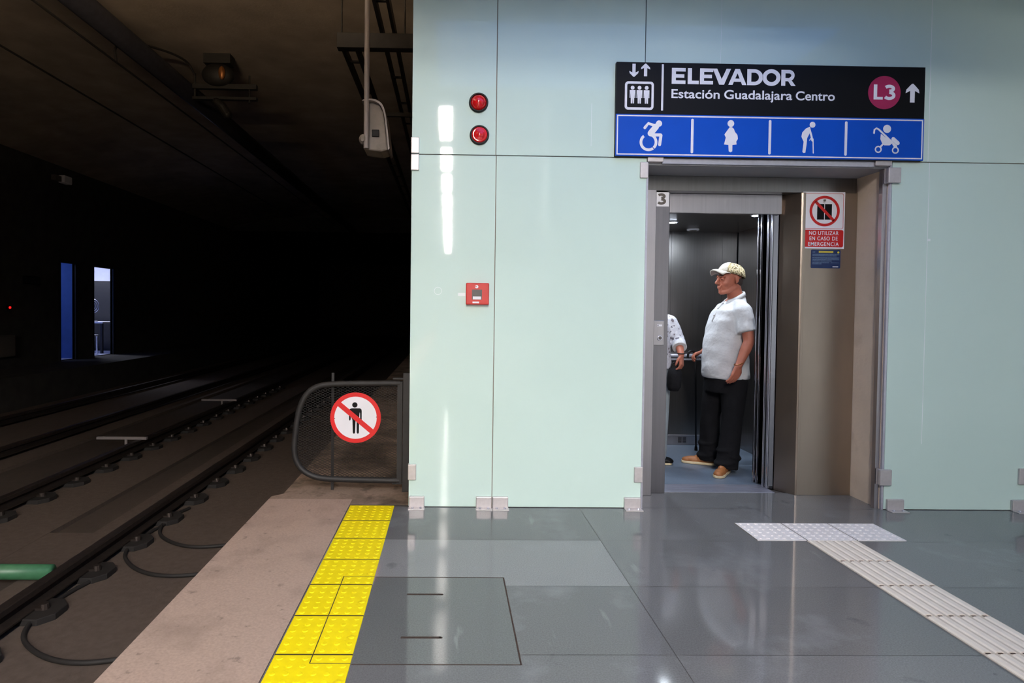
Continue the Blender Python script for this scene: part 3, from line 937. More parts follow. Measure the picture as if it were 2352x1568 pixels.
for x, y in ((1.975, 5.50), (1.60, 5.10), (1.60, 5.90), (2.50, 5.05)):
    s_ = build(MB().cone((x, y, 2.118), (x, y, 2.1255), 0.045, 0.05, 24), 'spot_light', MT['bright'], t)
    build(MB().cone((x, y, 2.1155), (x, y, 2.1175), 0.034, 0.034, 24), 'lamp_disc', MT['spot'], s_)
    l = area('spot_lamp', (x, y, 2.112), (0, 0, 0), 0.07, 0.07, CAR_POWER, (0.82, 0.91, 1.0))
t = thing('smoke_detector', 'pale round detector on the elevator ceiling', 'detector', (2.33, 5.94, 2.06))
build(MB().cone((2.33, 5.94, 2.108), (2.33, 5.94, 2.1255), 0.056, 0.058, 28), 'dome', MT['white'], t, bevel=0.006)
build(MB().cone((2.33, 5.94, 2.098), (2.33, 5.94, 2.1078), 0.022, 0.036, 20), 'sensor_cap', MT['greypl'], t)

# floor number, call panel, signs on the jambs
t = thing('floor_number_plate', 'white floor number plate on the left steel jamb', 'plate', (1.535, 4.487, 2.085))
build(MB().box(1.489, 1.579, 4.4835, 4.4878, 2.086, 2.188), 'plate', MT['white'], t)
dg = MT['greypl']
for kk, pg in enumerate(three(1.495, 1.558, 2.098, 2.180, 0.018)):
    art([pg], 4.4832, 0.0012 + 0.0003 * kk, 'numeral', dg, t)
t = thing('call_panel', 'small steel call button panel on the left jamb', 'panel', (1.523, 4.487, 1.083))
build(MB().box(1.485, 1.562, 4.478, 4.4878, 1.083, 1.262), 'plate', MT['steel'], t, bevel=0.003)
build(MB().box(1.508, 1.544, 4.4755, 4.4778, 1.220, 1.234), 'arrow_label', MT['white'], t)
build(MB().box(1.511, 1.518, 4.4745, 4.4753, 1.223, 1.231), 'arrow_mark', MT['black'], t)
bt_ = build(MB().cone((1.530, 4.4775, 1.136), (1.530, 4.470, 1.136), 0.021, 0.019, 28), 'button', MT['bright'], t, bevel=0.0015)
build(MB().cone((1.530, 4.4695, 1.136), (1.530, 4.4665, 1.136), 0.012, 0.011, 24), 'button_cap', MT['greypl'], bt_)

YS = 4.4625
t = thing('emergency_sign', 'white and red sign forbidding elevator use in an emergency', 'sign', (2.70, YS, 1.795))
build(MB().box(2.545, 2.850, YS - 0.003, YS, 1.795, 2.203), 'sheet', MT['white'], t)
ya = YS - 0.0031
art([rrect(2.556, 2.840, 1.938, 2.192, 0.014), rrect(2.5585, 2.8375, 1.9405, 2.1895, 0.012)[::-1]], ya, 0.0006, 'thin_frame', MT['redsign2'], t)
art([[(2.648, 2.004), (2.699, 2.004), (2.699, 2.116), (2.648, 2.116)]], ya, 0.0006, 'door_pictogram', MT['black'], t)
art([[(2.704, 2.004), (2.755, 2.004), (2.755, 2.116), (2.704, 2.116)]], ya, 0.0006, 'door_pictogram', MT['black'], t)
art([arrow(2.697, 2.122, 2.150, 0.008, 0.003, 0.010), arrow(2.707, 2.150, 2.122, 0.008, 0.003, 0.010)], ya, 0.0006, 'arrows_mark', MT['greypl'], t)
cx, cz = 2.702, 2.065
ang = math.radians(-45)
art([circ(cx, cz, 0.110, 64), circ(cx, cz, 0.091, 56)[::-1]], ya - 0.0008, 0.0006, 'prohibition_ring', MT['redsign2'], t)
dx, dz = math.cos(ang), math.sin(ang)
art([strip([(cx - 0.098 * dx, cz - 0.098 * dz), (cx + 0.098 * dx, cz + 0.098 * dz)], 0.020, False)], ya - 0.0008, 0.0006, 'prohibition_bar', MT['redsign2'], t)
art([rrect(2.555, 2.843, 1.806, 1.930, 0.012)], ya, 0.0006, 'red_field', MT['redsign2'], t)
for s_, a, c, z in (('NO UTILIZAR', 2.592, 2.808, 1.894), ('EN CASO DE', 2.596, 2.802, 1.855), ('EMERGENCIA', 2.587, 2.811, 1.815)):
    lettering(s_, a, c, z, 0.0265, ya - 0.0008, 0.0006, 'warning_lettering', MT['white'], t, bold=0.012, spacing=1.1)
navy = M('navy_print', (22, 46, 92), 0.4)
greyblue = M('grey_blue_print', (86, 108, 138), 0.5, noise=(120, 0.3))
yel = M('yellow_print', (220, 205, 60), 0.5)
t = thing('notice_sticker', 'small navy notice sticker below the emergency sign', 'sticker', (2.72, YS, 1.654))
art([rrect(2.613, 2.827, 1.654, 1.788, 0.008)], YS - 0.0002, 0.0016, 'sheet', navy, t)
yb = YS - 0.0019
for a, c, z0, z1, mt in ((2.668, 2.774, 1.7735, 1.7785, yel), (2.668, 2.774, 1.7655, 1.7705, yel), (2.622, 2.642, 1.766, 1.774, greyblue), (2.622, 2.818, 1.749, 1.757, greyblue), (2.622, 2.800, 1.740, 1.747, greyblue),
                         (2.622, 2.818, 1.724, 1.733, greyblue), (2.622, 2.818, 1.713, 1.721, greyblue), (2.622, 2.764, 1.703, 1.710, greyblue), (2.622, 2.746, 1.691, 1.697, greyblue), (2.622, 2.690, 1.682, 1.688, greyblue),
                         (2.756, 2.818, 1.692, 1.696, greyblue), (2.771, 2.812, 1.662, 1.668, MT['white'])):
    art([[(a, z0), (c, z0), (c, z1), (a, z1)]], yb, 0.0004, 'text_line', mt, t)
art([circ(2.811, 1.769, 0.0075, 20)], yb, 0.0004, 'sun_mark', yel, t)

# ================================================================== TACTILE TILES
def dome_tile(name, x0, y0, s_, mat, nd=6, r=0.0125, z0=0.0, hd=0.0031, side=False, gm='grout'):
    """bevelled square tile with truncated domes; x0, y0 = near left corner"""
    b = MB()
    g = 0.0028
    zt = z0 + 0.004
    a, c = g, s_ - g
    base = [(a, a), (c, a), (c, c), (a, c)]
    i_ = 0.0005
    top = [(a + i_, a + i_), (c - i_, a + i_), (c - i_, c - i_), (a + i_, c - i_)]
    vs_ = [(x0 + x, y0 + y, z0) for x, y in base] + [(x0 + x, y0 + y, zt) for x, y in top]
    b.add(vs_, [(3, 2, 1, 0), (4, 5, 6, 7)] + [(k, (k + 1) % 4, 4 + (k + 1) % 4, 4 + k) for k in range(4)])
    p = (s_ - 2 * g) / nd
    for i in range(nd):
        for j in range(nd):
            cx_, cy_ = x0 + g + p * (i + 0.5), y0 + g + p * (j + 0.5)
            n_ = 14
            v2, f2 = [], []
            for (rr, zz) in ((r, zt - 0.0005), (r * 0.86, zt + hd * 0.7), (r * 0.60, zt + hd)):
                for q in range(n_):
                    an = 2 * PI * q / n_
                    v2.append((cx_ + rr * math.cos(an), cy_ + rr * math.sin(an), zz))
            for k in range(2):
                for q in range(n_):
                    f2.append((k * n_ + q, k * n_ + (q + 1) % n_, (k + 1) * n_ + (q + 1) % n_, (k + 1) * n_ + q))
            f2.append(tuple(range(2 * n_, 3 * n_)))
            b.add(v2, f2)
    o_ = build(b, name, mat, bevel=0)
    gb = MB().box(x0, x0 + 0.0026, y0, y0 + s_, z0 + 0.0002, z0 + 0.0041) if side else MB().box(x0 + 0.003, x0 + s_ - 0.003, y0 - 0.0034, y0 + 0.0034, z0 + 0.0002, z0 + 0.0046)
    build(gb, 'grout_line', MT[gm], o_)
    return o_
ordn = ['first', 'second', 'third', 'fourth', 'fifth', 'sixth', 'seventh', 'eighth', 'ninth', 'tenth']
for k in range(10):
    y0_ = 4.155 - 0.3015 * (k + 1)
    o = dome_tile('tactile_tile', -0.650, y0_, 0.3005, MT['yellow'])
    lab = 'yellow dome tactile tile, %s from the barrier end' % ordn[k]
    if k == 0: lab = 'yellow dome tactile tile at the barrier end of the strip'
    tag(o, lab, 'tactile tile', 'yellow tactile tiles along the platform edge')
for k in range(3):
    o = dome_tile('tactile_tile', 1.808 + 0.2955 * k, 3.557, 0.2955, MT['cream2'], hd=0.0055, side=True, gm='grout2')
    tag(o, ['white dome tile, left of the three before the elevator', 'white dome tile, middle of the three before the elevator', 'white dome tile, right of the three before the elevator'][k], 'tactile tile', 'white dome tiles before the elevator')
for k in range(6):
    x0, x1 = 2.098, 2.396
    ya_, yb_ = 3.553 - 0.2985 * (k + 1) + 0.002, 3.553 - 0.2985 * k - 0.002
    o = build(MB().box(x0, x1, ya_, yb_, 0, 0.003), 'guide_tile', MT['cream_low'])
    nb = 6
    pw = (x1 - x0) / nb
    b, db = MB(), MB()
    for i in range(nb):
        c_ = x0 + pw * (i + 0.5)
        hw = pw * 0.36
        e = 0.007
        b.prism([(c_ - hw, 0.0029), (c_ + hw, 0.0029), (c_ + hw * 0.62, 0.0085), (c_ - hw * 0.62, 0.0085)], ya_ + e, yb_ - e)
        db.box(c_ - pw * 0.22, c_ + pw * 0.16, ya_ + 0.0002, ya_ + 0.0068, 0.003, 0.0044)
    build(b, 'ribs', MT['cream'], o)
    build(db, 'dirt_marks', MT['rust'], o)
    tag(o, 'cream ribbed guide tile, %s from the white dome tiles' % ordn[k], 'guide tile', 'cream ribbed guide strip')

# floor hatch cut through slabs and yellow tiles
t = thing('floor_hatch', 'square stone access hatch cut into the floor and the yellow tiles', 'hatch', (-0.11, 2.66, 0))
X0, X1, Y0_, Y1_ = -0.503, 0.284, 2.286, 3.042
build(MB().box(-0.348, X1, Y0_, Y1_, 0.0001, 0.0004), 'cover', MT['cover'], t)
sb = MB()
w_ = 0.0022
sb.box(-0.348, X1, Y1_ - w_, Y1_ + w_, 0.0002, 0.0011).box(X1 - 0.0035, X1 + 0.0035, Y0_, Y1_, 0.0002, 0.0011).box(-0.348, X1, Y0_ - w_, Y0_ + w_, 0.0002, 0.0011)
build(sb, 'frame_gap', MT['rust'], t)
sb = MB()
z_ = 0.0042
sb.box(X0, -0.352, Y1_ - 0.0015, Y1_ + 0.0015, z_ - 0.0008, z_ + 0.0003).box(X0 - 0.002, X0 + 0.002, Y0_, Y1_, z_ - 0.0008, z_ + 0.0003).box(X0, -0.352, Y0_ - 0.0015, Y0_ + 0.0015, z_ - 0.0008, z_ + 0.0003)
build(sb, 'tile_cut', MT['rust'], t)
for y in (2.857, 2.477):
    hs = MB().box(-0.180, -0.018, y - 0.0065, y + 0.0065, 0.0005, 0.0014).cone((-0.018, y, 0.0005), (-0.018, y, 0.0014), 0.0065, 0.0065, 12)
    build(hs, 'lifting_slot', MT['rust'], t)

# ================================================================== END BARRIER
YB = 4.50
t = thing('platform_end_barrier', 'dark rounded metal gate with expanded mesh at the platform end', 'gate', (-0.7, YB, 0))
fr = [(-0.348, 0.786), (-0.62, 0.782), (-0.87, 0.776), (-0.967, 0.752), (-1.031, 0.695), (-1.074, 0.60), (-1.092, 0.50), (-1.106, 0.38), (-1.112, 0.29), (-1.092, 0.20), (-1.036, 0.135), (-0.95, 0.096), (-0.85, 0.085), (-0.6, 0.080), (-0.348, 0.077)]
def smooth_path(p, it=2):
    for _ in range(it):
        q = [p[0]]
        for a, c in zip(p, p[1:]):
            q.append((a[0] * .75 + c[0] * .25, a[1] * .75 + c[1] * .25))
            q.append((a[0] * .25 + c[0] * .75, a[1] * .25 + c[1] * .75))
        q.append(p[-1])
        p = q
    return p
frs = smooth_path(fr)
b = MB().tube([(x, YB, z) for x, z in frs], 0.0215, 12)
b.box(-0.366, -0.330, YB - 0.018, YB + 0.018, 0.062, 0.80)
build(b, 'frame', MT['fence'], t, auto=True)
def inside(px_, pz_):
    c = False
    n_ = len(frs)
    for i in range(n_):
        x1_, z1_ = frs[i]
        x2_, z2_ = frs[(i + 1) % n_]
        if (z1_ > pz_) != (z2_ > pz_) and px_ < (x2_ - x1_) * (pz_ - z1_) / (z2_ - z1_) + x1_:
            c = not c
    return c
b = MB()
PX, PZ = 0.036, 0.0092
def inside_seg(xa, za, xb, zb):
    return inside(xa, za) and inside(xb, zb)
for j in range(-4, 82):
    for i in range(-30, 4):
        cx_ = -0.348 + i * PX + (PX / 2 if j % 2 else 0)
        cz_ = 0.08 + j * PZ
        for s_ in (-1, 1):
            xa, za, xb, zb = cx_, cz_, cx_ + s_ * PX / 2, cz_ + PZ
            if inside_seg(xa, za, xb, zb):
                h_ = 0.0013
                b.add([(xa, YB - 0.002, za - h_), (xb, YB - 0.002, zb - h_), (xb, YB - 0.002, zb + h_), (xa, YB - 0.002, za + h_),
                       (xa, YB + 0.002, za - h_), (xb, YB + 0.002, zb - h_), (xb, YB + 0.002, zb + h_), (xa, YB + 0.002, za + h_)],
                      [(0, 1, 2, 3), (7, 6, 5, 4), (3, 2, 6, 7), (0, 4, 5, 1)])
build(b, 'expanded_mesh', MT['mesh'], t, fix=False)
build(MB().box(-0.847, -0.828, YB + 0.020, YB + 0.030, 0.0, 0.855), 'centre_bar', MT['fence'], t)
build(MB().box(-0.326, -0.278, YB - 0.024, YB + 0.024, 0.0, 0.862), 'post', MT['fence'], t, bevel=0.003)
for z in (0.815, 0.052):
    build(MB().box(-0.40, -0.327, YB - 0.010, YB + 0.010, z, z + 0.012), 'hinge', MT['fence'], t)
# round no-passing sign on the mesh
t = thing('prohibition_sign', 'round red and white no pedestrians sign on the mesh gate', 'sign', (-0.665, YB, 0.354))
ys = YB - 0.0195
cx, cz, r = -0.665, 0.537, 0.1825
b = MB()
pr = circ(cx, cz, r, 64)
build(MB().prism(pr, ys - 0.004, ys), 'disc', MT['redsign'], t)
art([circ(cx, cz, r * 0.835, 56)], ys - 0.0041, 0.0006, 'white_face', MT['white'], t)
yy = ys - 0.0048
def K(u, v):  # sign drawing units from the centre, x right, z up
    return (cx + u * 0.000805, cz + v * 0.000805)
head = circ(*K(-7, 115), 24 * 0.000805, 24)
body = [K(*p) for p in [(-34, 85), (40, 85), (52, 75), (55, 60), (55, -20), (48, -28), (41, -20), (40, 40), (36, 48), (34, 20), (32, -60), (31, -135), (22, -146), (11, -135), (9, -20), (1, -20), (-3, -135), (-13, -146), (-24, -135), (-28, -20), (-36, 0), (-38, 40), (-42, 40), (-43, -15), (-50, -28), (-58, -18), (-60, 60), (-52, 78)]]
art([head], yy, 0.0006, 'person_pictogram', MT['black'], t)
art([body], yy, 0.0006, 'person_pictogram', MT['black'], t)
art([strip([K(-150, 125), K(150, -125)], 0.036, False)], yy - 0.0008, 0.0006, 'red_bar', MT['redsign'], t)
for u, v in ((-186, -8), (186, 8)):
    build(MB().cone((K(u, v)[0], yy - 0.0002, K(u, v)[1]), (K(u, v)[0], yy - 0.003, K(u, v)[1]), 0.003, 0.003, 8), 'screw', MT['greypl'], t)

# ================================================================== TUNNEL: TRACKS
def rail_mesh(x, y0, y1, zt=-0.45):
    pr = [(-0.07, -0.558), (0.07, -0.558), (0.07, -0.548), (0.012, -0.536), (0.010, -0.500), (0.036, -0.488), (0.036, -0.455), (0.030, zt), (-0.030, zt), (-0.036, -0.455), (-0.036, -0.488), (-0.010, -0.500), (-0.012, -0.536), (-0.07, -0.548)]
    return MB().prism([(x + a, c) for a, c in pr], y0, y1)
for x, lab in ((-2.60, 'steel rail nearest the platform'), (-4.10, 'steel rail on the far side of the near track'), (-5.55, 'near steel rail of the far track'), (-7.03, 'steel rail beside the far walkway')):
    o = build(rail_mesh(x, -29.9, 43), 'rail', MT['rail'])
    tag(o, lab + ' running into the tunnel', 'rail', 'tunnel rails')
def fastener():
    b = MB()
    b.prism_z([(-0.17, -0.14), (0.17, -0.14), (0.235, -0.06), (0.235, 0.06), (0.17, 0.14), (-0.17, 0.14)], -0.602, -0.560)
    t_ = thing('rail_fastener', '', '', (0, 0, -0.6))
    build(b, 'base_plate', MT['cable'], t_, bevel=0.004)
    for sx in (0.13,):
        build(MB().cone((sx, 0.0, -0.56), (sx, 0.0, -0.525), 0.03, 0.024, 10).box(sx - 0.075, sx, -0.03, 0.03, -0.56, -0.545), 'clip', MT['rail'], t_)
    return t_
F0 = fastener()
ordn2 = ordn + ['eleventh', 'twelfth', 'thirteenth', 'fourteenth', 'fifteenth', 'sixteenth', 'seventeenth', 'eighteenth', 'nineteenth', 'twentieth', 'twenty first', 'twenty second']
first = True
for x, lab, g in ((-2.62, 'dark bolted fastener block under the rail nearest the platform', 'fasteners of the nearest rail'), (-4.12, 'dark bolted fastener block under the second rail', 'fasteners of the second rail')):
    for k in range(22):
        y = 3.86 + 0.575 * (k - 2)
        o = F0 if first else copy_tree(F0)
        first = False
        o.location = (x, y, -0.6)
        tag(o, '%s, %s from the front' % (lab, ordn2[k]), 'rail fastener', g)
# cable loops lying beside the near rail
def chaikin(p, it=3):
    p = [Vector(q) for q in p]
    for _ in range(it):
        q = [p[0]]
        for a, c in zip(p, p[1:]):
            q += [a * .75 + c * .25, a * .25 + c * .75]
        q.append(p[-1])
        p = q
    return p
Lp = [[(-2.46, 4.32, -0.585), (-2.51, 4.12, -0.585), (-2.52, 3.88, -0.585), (-2.46, 3.58, -0.585), (-2.22, 3.38, -0.585), (-2.0, 3.30, -0.585), (-1.78, 3.33, -0.585), (-1.30, 3.50, -0.585)],
      [(-2.46, 5.5, -0.585), (-2.50, 5.3, -0.585), (-2.52, 5.08, -0.585), (-2.50, 4.80, -0.585), (-2.32, 4.56, -0.585), (-2.12, 4.42, -0.585), (-1.93, 4.39, -0.585), (-1.75, 4.43, -0.585), (-1.30, 4.6, -0.585)],
      [(-2.44, 5.9, -0.585), (-2.5, 5.72, -0.585), (-2.5, 5.45, -0.585), (-2.40, 5.18, -0.585), (-2.18, 4.99, -0.585), (-1.98, 4.92, -0.585), (-1.75, 4.98, -0.585), (-1.30, 5.1, -0.585)]]
for p, lab in zip(Lp, ('nearest black cable loop curving from rail to platform', 'second black cable loop curving from rail to platform', 'farthest black cable loop curving from rail to platform')):
    o = build(MB().tube(chaikin(p), 0.014, 8), 'cable_loop', MT['cable'], smooth=True)
    tag(o, lab, 'cable', 'cable loops beside the near rail')
o = build(MB().tube([(-3.9, 4.36, -0.545), (-2.76, 4.36, -0.545)], 0.052, 20), 'green_pipe', MT['green'], smooth=True)
tag(o, 'green pipe lying across the track beside the near rail', 'pipe')
for (x, y, lab) in ((-4.33, 8.31, 'nearer pale T-shaped marker over the second rail'), (-4.33, 11.81, 'farther pale T-shaped marker over the second rail')):
    t = thing('track_marker', lab, 'marker', (x, y, -0.6), 'T-shaped track markers')
    build(MB().cone((x + 0.05, y, -0.655), (x + 0.05, y, -0.45), 0.018, 0.018, 10), 'post', MT['pipe'], t)
    build(MB().box(x - 0.33, x + 0.33, y - 0.02, y + 0.02, -0.448, -0.415), 'crossbar', MT['pipe'], t)

# ================================================================== TUNNEL: OVERHEAD
o = build(MB().tube([(-4.03, 2.105, 4.6), (-4.02, 25.95, 4.6)], 0.135, 20), 'overhead_duct', MT['duct'], smooth=True)
tag(o, 'thick dark duct running along the tunnel ceiling', 'duct')
for x, lab in ((-4.10, 'thin overhead wire just left of the thick duct'), (-5.19, 'thin overhead wire farther left across the ceiling')):
    o = build(MB().tube([(x, 2.105, 4.3), (x, 43, 4.3)], 0.013, 8), 'overhead_wire', MT['cable'])
    tag(o, lab, 'wire', 'overhead wires')
t = thing('wire_support', 'dark bracket with twin bars and a lamp under the tunnel ceiling', 'bracket', (-3.5, 9.5, 4.2))
build(MB().box(-3.885, -2.93, 9.46, 9.54, 4.60, 4.67).box(-3.885, -2.93, 9.46, 9.54, 4.44, 4.48), 'bar', MT['tray'], t)
build(MB().cone((-3.045, 9.5, 4.40), (-3.045, 9.5, 4.81), 0.013, 0.013, 8).cone((-3.86, 9.5, 4.45), (-3.86, 9.5, 4.83), 0.018, 0.018, 8), 'hanger_rod', MT['tray'], t)
build(MB().box(-3.70, -3.30, 9.4, 9.6, 4.96, 5.10), 'ceiling_mount', MT['tray'], t)
build(MB().ell((-3.50, 9.46, 4.80), (0.24, 0.13, 0.17), n=28, m=18), 'round_housing', MT['tray'], t, smooth=True)
build(MB().ell((-3.40, 9.34, 4.79), (0.05, 0.04, 0.10), n=16, m=10), 'bronze_insulator', MT['brass'], t, smooth=True)
build(MB().limb([(-3.52, 9.46, 4.40), (-3.44, 9.46, 4.33), (-3.36, 9.46, 4.21)], [0.06, 0.07, 0.07]), 'clamp', MT['tray'], t)
build(MB().tube(chaikin([(-3.86, 9.5, 4.80), (-3.90, 9.3, 4.97), (-4.16, 8.6, 4.88), (-4.22, 7.9, 4.6), (-4.13, 7.8, 4.32)]), 0.016, 8), 'curved_arm', MT['cable'], t)
# cable trays above the ledge, hanging frame
def ladder(x0, x1, y0, y1, z, name, lab):
    b = MB().box(x0, x0 + 0.03, y0, y1, z, z + 0.09).box(x1 - 0.03, x1, y0, y1, z, z + 0.09)
    k = y0 + 0.3
    while k < y1 - 0.1:
        b.box(x0 + 0.03, x1 - 0.03, k, k + 0.03, z + 0.01, z + 0.03)
        k += 0.9
    o_ = build(b, name, MT['tray'])
    return tag(o_, lab, 'cable tray', 'cable trays over the ledge')
ladder(-1.06, -0.90, 6.06, 24, 3.80, 'cable_tray', 'dark cable tray starting at the hanging cross beam')
ladder(-0.70, -0.55, 4.3, 24, 4.0, 'cable_tray', 'dark cable tray passing over the hanging cross beam')
t = thing('hanging_beam', 'dark horizontal beam crossing behind the grey hanging pipe', 'beam', (-0.7, 6.0, 3.78))
build(MB().box(-1.09, -0.24, 5.95, 6.05, 3.79, 3.93), 'beam', MT['tray'], t, bevel=0.004)
for x in (-1.05, -0.45):
    build(MB().cone((x, 6.0, 3.93), (x, 6.0, 5.1), 0.008, 0.008, 8), 'rod', MT['tray'], t)
build(MB().box(-0.95, -0.24, 8.32, 8.36, 3.88, 3.93), 'cross_arm', MT['tray'], t)
# hanging pipe with weathered loudspeaker housing
t = thing('hanging_pipe', 'thin grey pipe hanging from the tunnel ceiling', 'pipe', (-0.672, 5.0, 2.60))
build(MB().cone((-0.674, 5.0, 2.60), (-0.674, 5.0, 5.1), 0.021, 0.021, 16), 'tube', MT['pipe'], t, auto=True)
build(MB().cone((-0.674, 5.0, 5.085), (-0.674, 5.0, 5.1), 0.07, 0.07, 20), 'flange', MT['pipe'], t)
t = thing('camera_housing', 'dusty grey camera housing clamped to the hanging pipe', 'camera housing', (-0.60, 5.1, 2.585))
prf = [(-0.70, 2.60), (-0.56, 2.585), (-0.505, 2.60), (-0.508, 2.62), (-0.53, 2.80), (-0.545, 2.90), (-0.575, 2.955), (-0.63, 2.975), (-0.70, 2.965)]
build(MB().prism(prf, 5.03, 5.26), 'shell', MT['dust'], t, bevel=0.012)
hood = smooth_path([(-0.70, 2.985), (-0.62, 2.995), (-0.555, 2.965), (-0.525, 2.90), (-0.51, 2.80), (-0.488, 2.60)], 2)
build(MB().prism(hood + [(x - 0.012, z - 0.012) for x, z in hood[::-1]], 4.99, 5.28), 'hood', MT['pipe'], t)
build(MB().box(-0.632, -0.575, 5.012, 5.0295, 2.70, 2.755), 'lens_window', MT['black'], t, bevel=0.004)
build(MB().ell((-0.70, 5.02, 2.675), (0.035, 0.05, 0.042), n=20, m=12).cone((-0.70, 5.0, 2.66), (-0.70, 4.97, 2.66), 0.012, 0.012, 10), 'pipe_clamp', MT['dust'], t, smooth=False)

# ================================================================== FAR WALL ITEMS
t = thing('wall_box', 'dark grey box on the far wall at the left edge', 'box', (LX, 12.9, 0.25))
build(MB().box(LX + 0.002, LX + 0.12, 12.4, 13.18, 0.25, 0.69), 'cabinet', MT['greypl'], t, bevel=0.01)
build(MB().box(LX + 0.121, LX + 0.13, 12.43, 13.15, 0.27, 0.67), 'door', MT['greypl'], t, bevel=0.004)
t = thing('wall_notice', 'small dark notice board on the far tunnel wall', 'board', (LX, 13.85, 1.77))
build(MB().box(LX + 0.002, LX + 0.03, 13.58, 14.12, 1.77, 1.96), 'board', MT['black'], t, bevel=0.004)
build(MB().box(LX + 0.031, LX + 0.033, 13.62, 14.08, 1.80, 1.93), 'face', MT['darkfurn'], t)
t = thing('signal_lamp', 'tiny glowing red signal lamp on the far wall', 'lamp', (LX, 13.11, 1.24))
build(MB().cone((LX + 0.001, 13.113, 1.267), (LX + 0.05, 13.113, 1.267), 0.05, 0.045, 16), 'socket', MT['black'], t)
build(MB().ell((LX + 0.052, 13.113, 1.267), (0.02, 0.024, 0.024)), 'bulb', MT['led'], t, smooth=True)
t = thing('bulkhead_lamp', 'small pale unlit fitting high on the far wall', 'lamp', (LX, 14.95, 4.15))
build(MB().box(LX + 0.002, LX + 0.16, 14.8, 15.1, 4.2, 4.38), 'body', MT['white'], t, bevel=0.02)
build(MB().box(LX + 0.002, LX + 0.10, 14.55, 14.78, 4.22, 4.34), 'bracket', MT['greypl'], t)
# furniture seen through the second doorway
t = thing('work_table', 'pale topped table inside the lit far room', 'table', (-10.2, 17.8, 0))
build(MB().box(-10.9, -9.6, 17.4, 18.3, 0.84, 0.88), 'tabletop', MT['white'], t)
for x in (-10.85, -9.65):
    for y in (17.45, 18.25):
        build(MB().box(x - 0.03, x + 0.03, y - 0.03, y + 0.03, 0, 0.84), 'leg', MT['darkfurn'], t)
t = thing('dark_cabinet', 'dark tall cabinet inside the lit far room', 'cabinet', (-10.6, 18.8, 0))
build(MB().box(-11.4, -9.62, 18.55, 19.08, 0, 2.06), 'body', MT['darkfurn'], t, bevel=0.01)
build(MB().box(-11.37, -10.53, 18.53, 18.548, 0.05, 2.02), 'door', MT['darkfurn'], t)
build(MB().box(-10.49, -9.65, 18.53, 18.548, 0.05, 2.02), 'door', MT['darkfurn'], t)
t = thing('fan', 'small fan standing on the table in the far room', 'fan', (-10.02, 17.7, 0.88))
b = MB()
for k in range(3):
    rr = 0.10 + 0.05 * k
    b.tube([(-10.02 + rr * math.cos(q), 17.62, 1.32 + rr * math.sin(q)) for q in [2 * PI * i / 24 for i in range(25)]], 0.008, 6)
build(b, 'grille', MT['bright'], t)
build(MB().cone((-10.02, 17.66, 0.885), (-10.02, 17.66, 1.35), 0.015, 0.015, 8).cone((-10.02, 17.7, 0.881), (-10.02, 17.7, 0.91), 0.11, 0.09, 20), 'stand', MT['bright'], t)
t = thing('plastic_stool', 'white stool in front of the table in the far room', 'stool', (-9.75, 17.05, 0))
build(MB().box(-9.95, -9.60, 16.9, 17.2, 0.50, 0.54), 'seat', MT['white'], t, bevel=0.01)
for x in (-9.92, -9.63):
    for y in (16.93, 17.17):
        build(MB().cone((x, y, 0), (x, y, 0.50), 0.02, 0.02, 8), 'leg', MT['white'], t)
o = build(MB().ell((-9.62, 16.62, 0.20), (0.13, 0.16, 0.20)).ell((-9.62, 16.62, 0.40), (0.05, 0.06, 0.06)), 'white_bag', MT['white'], smooth=True)
tag(o, 'crumpled white bag on the floor of the far room', 'bag')
area('room_lamp', (-10.6, 17.6, 2.95), (0, 0, 0), 1.2, 0.3, 30 * ROOM_POWER / 5, (0.78, 0.82, 1.0))
area('room_lamp', (-10.6, 14.6, 2.95), (0, 0, 0), 0.8, 0.3, 5 * ROOM_POWER / 5, (0.55, 0.65, 1.0))

# uplight added over the near track, out of view, to brighten the tunnel ceiling
t = thing('added_tunnel_uplight', 'added warm uplight trough brightening the tunnel ceiling, out of view', 'uplight', (-2.6, 3.0, 3.6))
build(MB().box(-3.4, -1.8, 2.70, 3.30, 3.60, 3.62).box(-3.4, -1.8, 2.70, 2.72, 3.62, 3.67).box(-3.4, -1.8, 3.28, 3.30, 3.62, 3.67).box(-3.4, -3.38, 2.72, 3.28, 3.62, 3.67).box(-1.82, -1.8, 2.72, 3.28, 3.62, 3.67), 'added_uplight_trough', MT['tray'], t)
build(MB().box(-3.15, -2.05, 2.93, 3.07, 3.63, 3.66), 'added_lamp_tube', MT['uplight'], t)
for x in (-3.1, -2.1):
    build(MB().cone((x, 3.0, 3.62), (x, 3.0, 5.09), 0.008, 0.008, 8), 'rod', MT['tray'], t)
# ================================================================== PEOPLE
def rotz(v, a, c):
    v = Vector(v) - Vector(c)
    return Vector((v.x * math.cos(a) - v.y * math.sin(a), v.x * math.sin(a) + v.y * math.cos(a), v.z)) + Vector(c)

